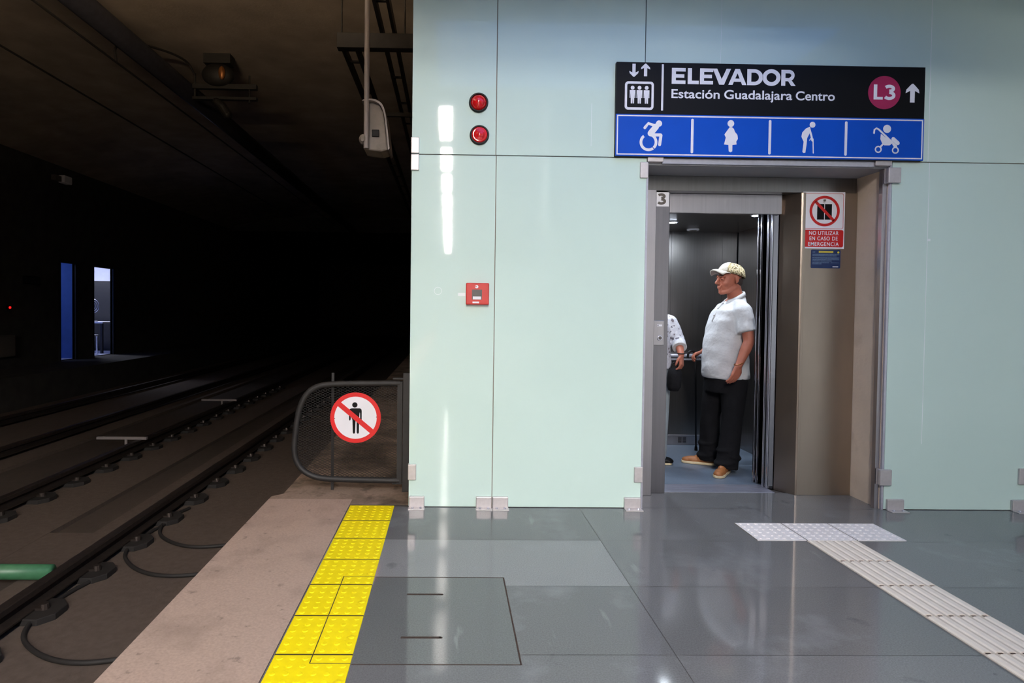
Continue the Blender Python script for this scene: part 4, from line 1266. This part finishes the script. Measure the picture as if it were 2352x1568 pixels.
def hand(mb, wrist, d, palm_n, k=1.0, curl=0.35, thumb_side=1):
    """wrist position, pointing direction d, palm normal"""
    w_, d, n_ = Vector(wrist), Vector(d).normalized(), Vector(palm_n)
    n_ = (n_ - d * n_.dot(d)).normalized()
    s_ = d.cross(n_)
    for i in range(4):
        o_ = (i - 1.5) * 0.019 * k
        mb.limb([w_ + s_ * o_ * 0.6 + d * 0.01, w_ + s_ * o_ + d * 0.085 * k], [0.015 * k, 0.0125 * k], 10)
        ln = [0.068, 0.078, 0.072, 0.055][i] * k
        p0 = w_ + s_ * o_ + d * 0.085 * k
        p1 = p0 + (d * math.cos(curl) + n_ * math.sin(curl)) * ln * 0.45
        p2 = p1 + (d * math.cos(curl * 2.2) + n_ * math.sin(curl * 2.2)) * ln * 0.32
        p3 = p2 + (d * math.cos(curl * 3.2) + n_ * math.sin(curl * 3.2)) * ln * 0.25
        mb.limb([p0, p1, p2, p3], [0.0095 * k, 0.0088 * k, 0.008 * k, 0.0072 * k], 10)
    q0 = w_ + s_ * thumb_side * -0.022 * k + d * 0.02 * k
    q1 = q0 + (s_ * thumb_side * -0.8 + d * 0.7 + n_ * 0.3).normalized() * 0.04 * k
    q2 = q1 + (s_ * thumb_side * -0.2 + d * 0.95 + n_ * 0.35).normalized() * 0.032 * k
    q3 = q2 + (d + n_ * 0.4).normalized() * 0.022 * k
    mb.limb([q0, q1, q2, q3], [0.014 * k, 0.0115 * k, 0.010 * k, 0.0085 * k], 10)

def head_parts(mb, H, P):
    """H maps head-local coordinates (face towards -x) to world"""
    R = P
    def e(c, r, n=20):
        mb.ell(H(c), r, R, n=n, m=12)
    e((0.018, 0, 0.045), (0.098, 0.077, 0.082))
    e((-0.022, 0, -0.005), (0.066, 0.066, 0.085))
    e((-0.030, 0, -0.055), (0.052, 0.052, 0.055))
    mb.limb([H((0.02, 0.05, -0.06)), H((-0.035, 0.036, -0.094)), H((-0.066, 0.012, -0.104))], [0.020, 0.020, 0.018])
    mb.limb([H((0.02, -0.05, -0.06)), H((-0.035, -0.036, -0.094)), H((-0.066, -0.012, -0.104))], [0.020, 0.020, 0.018])
    e((-0.076, 0, -0.101), (0.019, 0.021, 0.018))
    for s_ in (-1, 1):
        e((-0.048, s_ * 0.038, -0.028), (0.030, 0.024, 0.030))
        mb.limb([H((-0.076, s_ * 0.050, 0.028)), H((-0.092, s_ * 0.022, 0.034)), H((-0.094, 0, 0.030))], [0.010, 0.011, 0.011], 10)
        e((0.022, s_ * 0.079, 0.004), (0.019, 0.0085, 0.032), 14)
        e((0.016, s_ * 0.078, -0.020), (0.010, 0.007, 0.012), 12)
        e((-0.102, s_ * 0.012, -0.029), (0.012, 0.009, 0.009), 12)
        e((-0.080, s_ * 0.031, 0.008), (0.010, 0.017, 0.009), 12)
        e((-0.080, s_ * 0.031, 0.000), (0.010, 0.017, 0.006), 12)
    mb.limb([H((-0.090, 0, 0.022)), H((-0.106, 0, -0.004)), H((-0.119, 0, -0.022))], [0.0095, 0.011, 0.0125], 12)
    e((-0.086, 0, -0.044), (0.014, 0.026, 0.013))
    e((-0.0955, 0, -0.057), (0.010, 0.023, 0.0055), 16)
    e((-0.0935, 0, -0.068), (0.010, 0.020, 0.0065), 16)
    e((-0.084, 0, -0.083), (0.012, 0.018, 0.012))
    mb.limb([H((0.035, 0, -0.055)), H((0.052, 0, -0.12)), H((0.062, 0, -0.19))], [0.060, 0.060, 0.066], 20)

def shoe(parent, heel, toe, sole_h=0.024):
    h_, t_ = Vector(heel), Vector(toe)
    d = (t_ - h_)
    L_ = d.length
    d.normalize()
    s_ = Vector((-d.y, d.x, 0))
    prof = [(0.0, 0.024), (0.06, 0.034), (0.25, 0.036), (0.45, 0.036), (0.65, 0.044), (0.82, 0.046), (0.94, 0.034), (1.0, 0.012)]
    out = []
    for u, w_ in prof:
        out.append(h_ + d * (u * L_) + s_ * w_)
    for u, w_ in prof[::-1]:
        out.append(h_ + d * (u * L_) - s_ * w_)
    for _ in range(2):
        out = [p_ for a_, c_ in zip(out, out[1:] + out[:1]) for p_ in (a_ * 0.75 + c_ * 0.25, a_ * 0.25 + c_ * 0.75)]
    m_ = MB()
    m_.prism_z([(v.x, v.y) for v in out], 0.002, sole_h)
    up = MB()
    P = lambda u, z: h_ + d * (u * L_) + Vector((0, 0, z))
    R = Matrix((d, s_, Vector((0, 0, 1)))).transposed()
    up.ell(P(0.18, 0.055), (0.055, 0.036, 0.048), R)
    up.ell(P(0.42, 0.045), (0.075, 0.038, 0.044), R)
    up.ell(P(0.68, 0.032), (0.075, 0.042, 0.034), R)
    up.ell(P(0.84, 0.028), (0.045, 0.040, 0.027), R)
    up.limb([P(0.16, 0.06), P(0.16, 0.11)], [0.038, 0.036])
    sh = melt(up, 'shoe', MT['shoe'], parent, 0.005, 4)
    so = build(m_, 'sole', MT['sole'], sh, bevel=0.005)
    la = MB()
    for u, z in ((0.40, 0.089), (0.47, 0.084), (0.54, 0.076), (0.61, 0.068)):
        la.tube([P(u, z - 0.008) + s_ * 0.02, P(u + 0.01, z) , P(u, z - 0.008) - s_ * 0.02], 0.0025, 6)
    build(la, 'laces', MT['sole'], sh)
    return sh

# ---------------------------------------------------------------- man with the cap
OX, OY = 2.35, 5.19
W = lambda x, y, z: (OX + x, OY + y, z)
man = thing('person', 'man in camouflage cap, white polo and black trousers standing in the elevator', 'person', (OX, OY, 0))
ha = math.radians(10)
hc = Vector(W(-0.008, -0.015, 1.598))
Rh = Matrix.Rotation(ha, 3, 'Z') @ Matrix.Rotation(math.radians(-2), 3, 'Y')
Hm = lambda c: hc + Rh @ Vector(c)
body = MB()
head_parts(body, Hm, Rh)
# torso, pelvis, legs
body.rings([(*W(0.0, 0, 0.80), 0.12, 0.15), (*W(-0.01, 0, 0.95), 0.135, 0.155), (*W(-0.01, 0, 1.08), 0.135, 0.155), (*W(0.0, 0, 1.22), 0.12, 0.16), (*W(0.02, 0, 1.34), 0.10, 0.165), (*W(0.045, 0, 1.41), 0.07, 0.11), (*W(0.05, 0, 1.45), 0.05, 0.06)])
for s_, kn, an in ((-1, (-0.005, -0.115, 0.46), (-0.045, -0.135, 0.09)), (1, (-0.075, 0.125, 0.46), (-0.06, 0.15, 0.09))):
    body.limb([W(-0.01, s_ * 0.085, 0.82), W(*kn), W(*an)], [0.085, 0.055, 0.038])
# near (left) arm hanging, forearm a little forward
elb = Vector(W(0.058, -0.250, 1.095)); wr = Vector(W(-0.035, -0.280, 0.905))
body.limb([W(0.04, -0.14, 1.365), W(0.045, -0.195, 1.33), W(0.052, -0.225, 1.2), elb], [0.05, 0.052, 0.050, 0.041])
body.limb([elb, elb.lerp(wr, 0.3), wr], [0.041, 0.043, 0.027])
hand(body, wr, (-0.35, -0.03, -1), (-0.35, 0.95, 0.1), 1.05, 0.28, -1)
# far (right) arm reaching to the cane
elb2 = Vector(W(0.05, 0.27, 1.085)); wr2 = Vector(W(-0.088, 0.265, 0.985))
body.limb([W(0.05, 0.15, 1.36), W(0.09, 0.205, 1.33), elb2], [0.05, 0.052, 0.042])
body.limb([elb2, elb2.lerp(wr2, 0.4), wr2], [0.042, 0.042, 0.028])
hand(body, wr2, (-0.85, 0.1, -0.30), (0.1, -0.15, -1), 1.0, 0.62, 1)
bm_ = melt(body, 'body', MT['skin'], man, 0.0048, 5, 0.5)
for s_ in (-1, 1):
    build(MB().ell(Hm((-0.0845, s_ * 0.031, 0.004)), (0.006, 0.011, 0.005), Rh), 'eye', MT['eye'], man, smooth=True)
    build(MB().tube([Hm((-0.080, s_ * 0.050, 0.031)), Hm((-0.099, s_ * 0.030, 0.038)), Hm((-0.104, s_ * 0.012, 0.034))], 0.004, 8), 'eyebrow', MT['hair'], man, smooth=True)
hb = MB()
hb.ell(Hm((0.062, 0, -0.012)), (0.052, 0.066, 0.058), Rh, 24)
hb.ell(Hm((0.034, 0, 0.046)), (0.084, 0.080, 0.040), Rh, 24)
melt(hb, 'hair', MT['hair'], man, 0.006, 2)
# cap, tipped so the front sits higher
cp = Rh @ Matrix.Rotation(math.radians(17), 3, 'Y')
Ca = lambda c: Hm((0.018, 0, 0.040)) + cp @ Vector(c)
cv, cf = [], []
n_, m_ = 36, 10
for j in range(m_ + 1):
    ph = (PI / 2) * j / m_
    for i in range(n_):
        a_ = 2 * PI * i / n_
        k_ = 1.0 + 0.02 * math.sin(j * 1.7)
        cv.append(Ca((0.112 * math.cos(ph) ** 0.8 * math.cos(a_) * k_ + 0.004, 0.089 * math.cos(ph) ** 0.8 * math.sin(a_), 0.098 * math.sin(ph))) if j < m_ else Ca((0.004, 0, 0.098)))
for j in range(m_):
    for i in range(n_):
        cf.append((j * n_ + i, j * n_ + (i + 1) % n_, (j + 1) * n_ + (i + 1) % n_, (j + 1) * n_ + i))
cap = build(MB().add(cv, cf), 'cap', MT['camo'], man, smooth=True)
cap['label'] = 'camouflage baseball cap with a pale front'
so_ = cap.modifiers.new('thick', 'SOLIDIFY'); so_.thickness = 0.004; so_.offset = 1
# pale front panel
cv, cf = [], []
for j in range(7):
    ph = (PI / 2) * 0.98 * j / 8
    for i in range(11):
        a_ = PI + (i - 5) / 5 * 0.75 * (1 - 0.05 * j)
        cv.append(Ca((0.1165 * math.cos(ph) ** 0.8 * math.cos(a_) + 0.004, 0.0935 * math.cos(ph) ** 0.8 * math.sin(a_), 0.102 * math.sin(ph) + 0.001)))
for j in range(6):
    for i in range(10):
        cf.append((j * 11 + i, j * 11 + i + 1, (j + 1) * 11 + i + 1, (j + 1) * 11 + i))
fp = build(MB().add(cv, cf), 'front_panel', MT['cap_front'], cap, smooth=True)
so_ = fp.modifiers.new('thick', 'SOLIDIFY'); so_.thickness = 0.003; so_.offset = 1
# brim
cv, cf = [], []
nu, nv = 9, 15
for u in range(nu):
    for v in range(nv):
        a_ = PI + (v - 7) / 7 * 1.05
        f_ = u / (nu - 1)
        bx_, by_ = 0.108 * math.cos(a_), 0.088 * math.sin(a_)
        ex = -0.178 + 0.055 * abs((v - 7) / 7) ** 2.4
        ey = 0.080 * (v - 7) / 7 * -1
        x_ = bx_ + (ex - bx_) * f_
        y_ = by_ + (ey - by_) * f_
        z_ = 0.004 + 0.010 * math.sin(f_ * PI * 0.8) - 0.018 * f_ ** 2 - 0.035 * (abs(y_) / 0.088) ** 2 * (0.35 + 0.65 * f_)
        cv.append(Ca((x_, y_, z_)))
for u in range(nu - 1):
    for v in range(nv - 1):
        cf.append((u * nv + v, u * nv + v + 1, (u + 1) * nv + v + 1, (u + 1) * nv + v))
br = build(MB().add(cv, cf), 'brim', MT['cap_front'], cap, smooth=True)
so_ = br.modifiers.new('thick', 'SOLIDIFY'); so_.thickness = 0.005; so_.offset = 0

# polo shirt
sh = MB()
sh.rings([(*W(-0.010, 0, 0.775), 0.180, 0.190), (*W(-0.014, 0, 0.80), 0.182, 0.190), (*W(-0.022, 0, 0.90), 0.180, 0.192), (*W(-0.020, 0, 1.03), 0.178, 0.192), (*W(-0.010, 0, 1.15), 0.166, 0.188),
          (*W(0.000, 0, 1.26), 0.154, 0.190), (*W(0.016, 0, 1.34), 0.135, 0.178), (*W(0.032, 0, 1.395), 0.105, 0.140), (*W(0.044, 0, 1.425), 0.086, 0.098, 0.25), (*W(0.050, 0, 1.450), 0.072, 0.078, 0.5)], 36, 2.2)
for s_, e_ in ((-1, elb), (1, elb2)):
    e_ = Vector(e_)
    s0 = Vector(W(0.042, s_ * 0.11, 1.365)); s1 = Vector(W(0.038 + (0.03 if s_ > 0 else 0), s_ * 0.175, 1.328))
    s2 = s1.lerp(e_, 0.70)
    sh.limb([s0, s1], [0.070, 0.076])
    sh.cone(s1, s2, 0.075, 0.074, 24)
shirt = melt(sh, 'polo_shirt', MT['shirt'], man, 0.0085, 5)
# creases: gather the cloth a little
me = shirt.data
for v in me.vertices:
    p = v.co
    a_ = math.sin(p.z * 46 + p.x * 30 + p.y * 14) * 0.5 + math.sin(p.z * 23 - p.x * 41) * 0.5
    k_ = 0.0045
    v.co += v.normal * (a_ * k_)
# collar, placket, buttons, pocket edge
co = MB()
c0 = Vector(W(0.046, 0, 1.452))
def collar_pt(a_, out, dz):
    x_ = -math.cos(a_)
    y_ = math.sin(a_)
    zz = 0.004 + 0.040 * (1 - math.cos(a_)) / 2 - 0.040 * (1 + math.cos(a_)) / 2
    return c0 + Vector((x_ * (0.070 + out), y_ * (0.068 + out), zz + dz))
cv, cf = [], []
nn = 40
for i in range(nn + 1):
    a_ = 0.42 + (2 * PI - 0.84) * i / nn
    fl = 1.0 + 0.6 * max(0, math.cos(a_)) ** 4
    for (o_, dz) in ((0.0, 0.0), (0.004, 0.012), (0.012, 0.006), (0.022, -0.022 * fl), (0.016, -0.022 * fl), (0.006, -0.004)):
        cv.append(collar_pt(a_, o_, dz))
for i in range(nn):
    for k in range(6):
        cf.append((i * 6 + k, i * 6 + (k + 1) % 6, (i + 1) * 6 + (k + 1) % 6, (i + 1) * 6 + k))
cf += [tuple(range(6)), tuple(range(nn * 6 + 5, nn * 6 - 1, -1))]
build(MB().add(cv, cf), 'collar', MT['shirt'], shirt, smooth=True)
pk = MB()
pp = [W(-0.058, -0.020, 1.408), W(-0.098, -0.030, 1.36), W(-0.132, -0.036, 1.30), W(-0.152, -0.040, 1.25)]
pk.tube(pp, 0.008, 8)
build(pk, 'placket', MT['shirt'], shirt, smooth=True)
bb = MB()
for p in pp[1:3]:
    bb.ell((p[0] - 0.008, p[1] - 0.006, p[2]), (0.004, 0.005, 0.005))
build(bb, 'buttons', MT['greypl'], shirt)
# skin triangle is left open by the collar; trousers
tr = MB()
tr.rings([(*W(-0.016, 0, 0.66), 0.155, 0.165), (*W(-0.016, 0, 0.74), 0.162, 0.175), (*W(-0.014, 0, 0.83), 0.160, 0.170), (*W(-0.014, 0, 0.90), 0.14, 0.155)], 32)
def leg(h_, k_, a_, rs):
    tr.limb([W(*h_), W(*[(p + q) / 2 for p, q in zip(h_, k_)]), W(*k_)], rs[:3], 22)
    tr.cone(W(*k_), W(*a_), rs[2], rs[3], 22)
    for t_, r_, off in ((0.60, 0.007, -0.01), (0.74, 0.010, 0.012), (0.86, 0.012, -0.012)):
        p = [k_[i] + (a_[i] - k_[i]) * t_ for i in range(3)]
        rr = rs[2] + (rs[3] - rs[2]) * t_ + r_
        tr.ell(W(p[0] + off, p[1], p[2]), (rr, rr, 0.035), Matrix.Rotation(off * 18, 3, 'Y'))
leg((0.020, -0.085, 0.74), (-0.002, -0.115, 0.44), (-0.050, -0.135, 0.045), (0.108, 0.096, 0.080, 0.088))
leg((-0.045, 0.085, 0.74), (-0.085, 0.125, 0.44), (-0.075, 0.150, 0.05), (0.108, 0.094, 0.078, 0.086))
trs = melt(tr, 'trousers', MT['trousers'], man, 0.0085, 4)
build(MB().tube([W(-0.158 * math.cos(a_) - 0.014, 0.170 * math.sin(a_), 0.842) for a_ in [2 * PI * i / 40 for i in range(41)]], 0.012, 8), 'belt', MT['blackrub'], trs)
shoe(man, (2.335, 5.115, 0), (2.150, 4.895, 0))
shoe(man, (2.335, 5.315, 0), (2.070, 5.440, 0))
build(MB().tube([wr + Vector((0.033 * math.cos(q), 0.033 * math.sin(q), 0.015 + 0.012 * math.cos(q))) for q in [2 * PI * i / 24 for i in range(25)]], 0.004, 8), 'wrist_band', MT['brass'], man, smooth=True)
# his cane
t = thing('walking_cane', 'thin black cane in the man\'s far hand touching the elevator floor', 'cane', (2.385, 5.90, 0))
tp = Vector((2.192, 5.478, 0.955)); bt2 = Vector((2.385, 5.90, 0.03))
build(MB().tube([tp, bt2], 0.0085, 12), 'shaft', MT['black'], t, smooth=True)
build(MB().tube(chaikin([tp + Vector((-0.07, 0.0, -0.035)), tp + Vector((-0.06, 0.0, 0.02)), tp + Vector((-0.02, 0, 0.03)), tp]), 0.010, 12), 'handle', MT['black'], t, smooth=True)
build(MB().cone(bt2 - Vector((0, 0, 0.029)), bt2 + Vector((0, 0, 0.01)), 0.016, 0.012, 14), 'rubber_tip', MT['blackrub'], t)

# ---------------------------------------------------------------- second passenger, half hidden by the jamb
OX2, OY2 = 1.765, 5.36
V = lambda x, y, z: (OX2 + x, OY2 + y, z)
wom = thing('person', 'passenger in a printed white blouse half hidden behind the left jamb', 'person', (OX2, OY2, 0))
b2 = MB()
hc2 = Vector(V(0.0, 0.0, 1.475))
R2_ = Matrix.Rotation(math.radians(80), 3, 'Z')
H2 = lambda c: hc2 + R2_ @ (Vector(c) * 0.93)
head_parts(b2, H2, R2_ @ Matrix.Scale(0.93, 3))
b2.rings([(*V(0, 0, 0.74), 0.14, 0.11), (*V(0, 0, 0.9), 0.13, 0.11), (*V(0, 0, 1.05), 0.12, 0.10), (*V(0, 0, 1.2), 0.14, 0.10), (*V(0, 0.02, 1.29), 0.13, 0.08), (*V(0, 0.03, 1.33), 0.06, 0.05)])
e1 = Vector(V(0.215, -0.03, 1.08)); w1 = Vector(V(0.193, -0.17, 0.965))
b2.limb([V(0.12, 0.02, 1.26), V(0.17, 0.0, 1.24), e1], [0.045, 0.045, 0.036])
b2.limb([e1, e1.lerp(w1, .4), w1], [0.036, 0.036, 0.025])
hand(b2, w1, (-0.06, -0.25, -1), (-0.75, 0.6, 0), 0.98, 0.42, 1)
e2 = Vector(V(-0.22, -0.02, 1.06)); w2 = Vector(V(-0.20, -0.18, 0.90))
b2.limb([V(-0.12, 0.02, 1.26), V(-0.17, 0.0, 1.24), e2], [0.045, 0.045, 0.036])
b2.limb([e2, e2.lerp(w2, .4), w2], [0.036, 0.036, 0.025])
hand(b2, w2, (0.1, -0.25, -1), (0.9, 0.1, 0), 0.92, 0.3, -1)
for s_ in (-1, 1):
    b2.limb([V(s_ * 0.075, 0, 0.76), V(s_ * 0.085, -0.01, 0.43), V(s_ * 0.080, 0.01, 0.08)], [0.075, 0.05, 0.036])
melt(b2, 'body', MT['skin'], wom, 0.0048, 5)
h2 = MB().ell(H2((0.035, 0, 0.04)), (0.105, 0.090, 0.105), R2_, 24).ell(H2((0.06, 0, -0.05)), (0.06, 0.075, 0.08), R2_, 20)
melt(h2, 'hair', MT['hair'], wom, 0.006, 3)
for s_ in (-1, 1):
    build(MB().ell(H2((-0.0845, s_ * 0.031, 0.004)), (0.006, 0.011, 0.005), R2_), 'eye', MT['eye'], wom, smooth=True)
s2 = MB()
s2.rings([(*V(0, 0, 0.84), 0.165, 0.145), (*V(0, 0, 0.95), 0.158, 0.140), (*V(0, 0, 1.08), 0.150, 0.130), (*V(0, 0, 1.2), 0.155, 0.125), (*V(0, 0.01, 1.28), 0.14, 0.10), (*V(0, 0.02, 1.325), 0.085, 0.075)], 32)
for s_, a_, c_ in ((1, e1, w1), (-1, e2, w2)):
    s2.limb([V(s_ * 0.10, 0.01, 1.255), V(s_ * 0.15, 0.0, 1.235)], [0.062, 0.068])
    s2.cone(V(s_ * 0.15, 0, 1.235), a_, 0.066, 0.058, 20)
    s2.ell(a_, 0.059)
    s2.cone(a_, Vector(a_).lerp(Vector(c_), 0.45), 0.056, 0.054, 20)
bl2 = melt(s2, 'blouse', MT['blouse'], wom, 0.0085, 4)
for v in bl2.data.vertices:
    p = v.co
    v.co += v.normal * (0.004 * (math.sin(p.z * 52 + p.x * 35) + math.sin(p.z * 27 - p.y * 44)) * 0.5)
cu_ = Vector(e1).lerp(Vector(w1), 0.45)
build(MB().cone(cu_ - (Vector(w1) - Vector(e1)).normalized() * 0.03, cu_ + (Vector(w1) - Vector(e1)).normalized() * 0.012, 0.058, 0.061, 20), 'cuff', MT['shirt'], wom, smooth=False, bevel=0.006)
build(MB().tube([w1 + Vector((0.029 * math.cos(q), 0.029 * math.sin(q), 0.012)) for q in [2 * PI * i / 24 for i in range(25)]], 0.005, 8), 'bracelet', MT['blackrub'], wom, smooth=True)
t2 = MB()
t2.rings([(*V(0, 0, 0.66), 0.150, 0.12), (*V(0, 0, 0.76), 0.155, 0.125), (*V(0, 0, 0.86), 0.14, 0.12)], 28)
for s_ in (-1, 1):
    t2.limb([V(s_ * 0.075, 0, 0.70), V(s_ * 0.082, -0.01, 0.42)], [0.088, 0.068], 20)
    t2.cone(V(s_ * 0.082, -0.01, 0.42), V(s_ * 0.082, 0.01, 0.05), 0.068, 0.060, 20)
melt(t2, 'trousers', MT['light_trousers'], wom, 0.0085, 4)
def black_shoe(parent, heel, toe):
    o_ = shoe(parent, heel, toe, 0.018)
    o_.data.materials[0] = MT['black']
black_shoe(wom, (1.76, 5.40, 0), (1.955, 5.345, 0))
black_shoe(wom, (1.68, 5.44, 0), (1.72, 5.22, 0))
t = thing('handbag', 'black bag held against the light trousers of the half hidden passenger', 'bag', (1.905, 5.19, 0.66))
b = MB().rings([(1.895, 5.19, 0.665, 0.035, 0.05), (1.900, 5.19, 0.70, 0.05, 0.06), (1.905, 5.19, 0.80, 0.055, 0.055), (1.905, 5.19, 0.855, 0.045, 0.03)], 20, 3.0)
build(b, 'pouch', MT['trousers'], t, smooth=True)
build(MB().tube(chaikin([(1.87, 5.19, 0.85), (1.885, 5.19, 0.90), (1.915, 5.19, 0.90), (1.935, 5.19, 0.85)]), 0.006, 8), 'strap', MT['black'], t)
# drop leftovers
for me in list(bpy.data.meshes):
    if me.users == 0:
        bpy.data.meshes.remove(me)
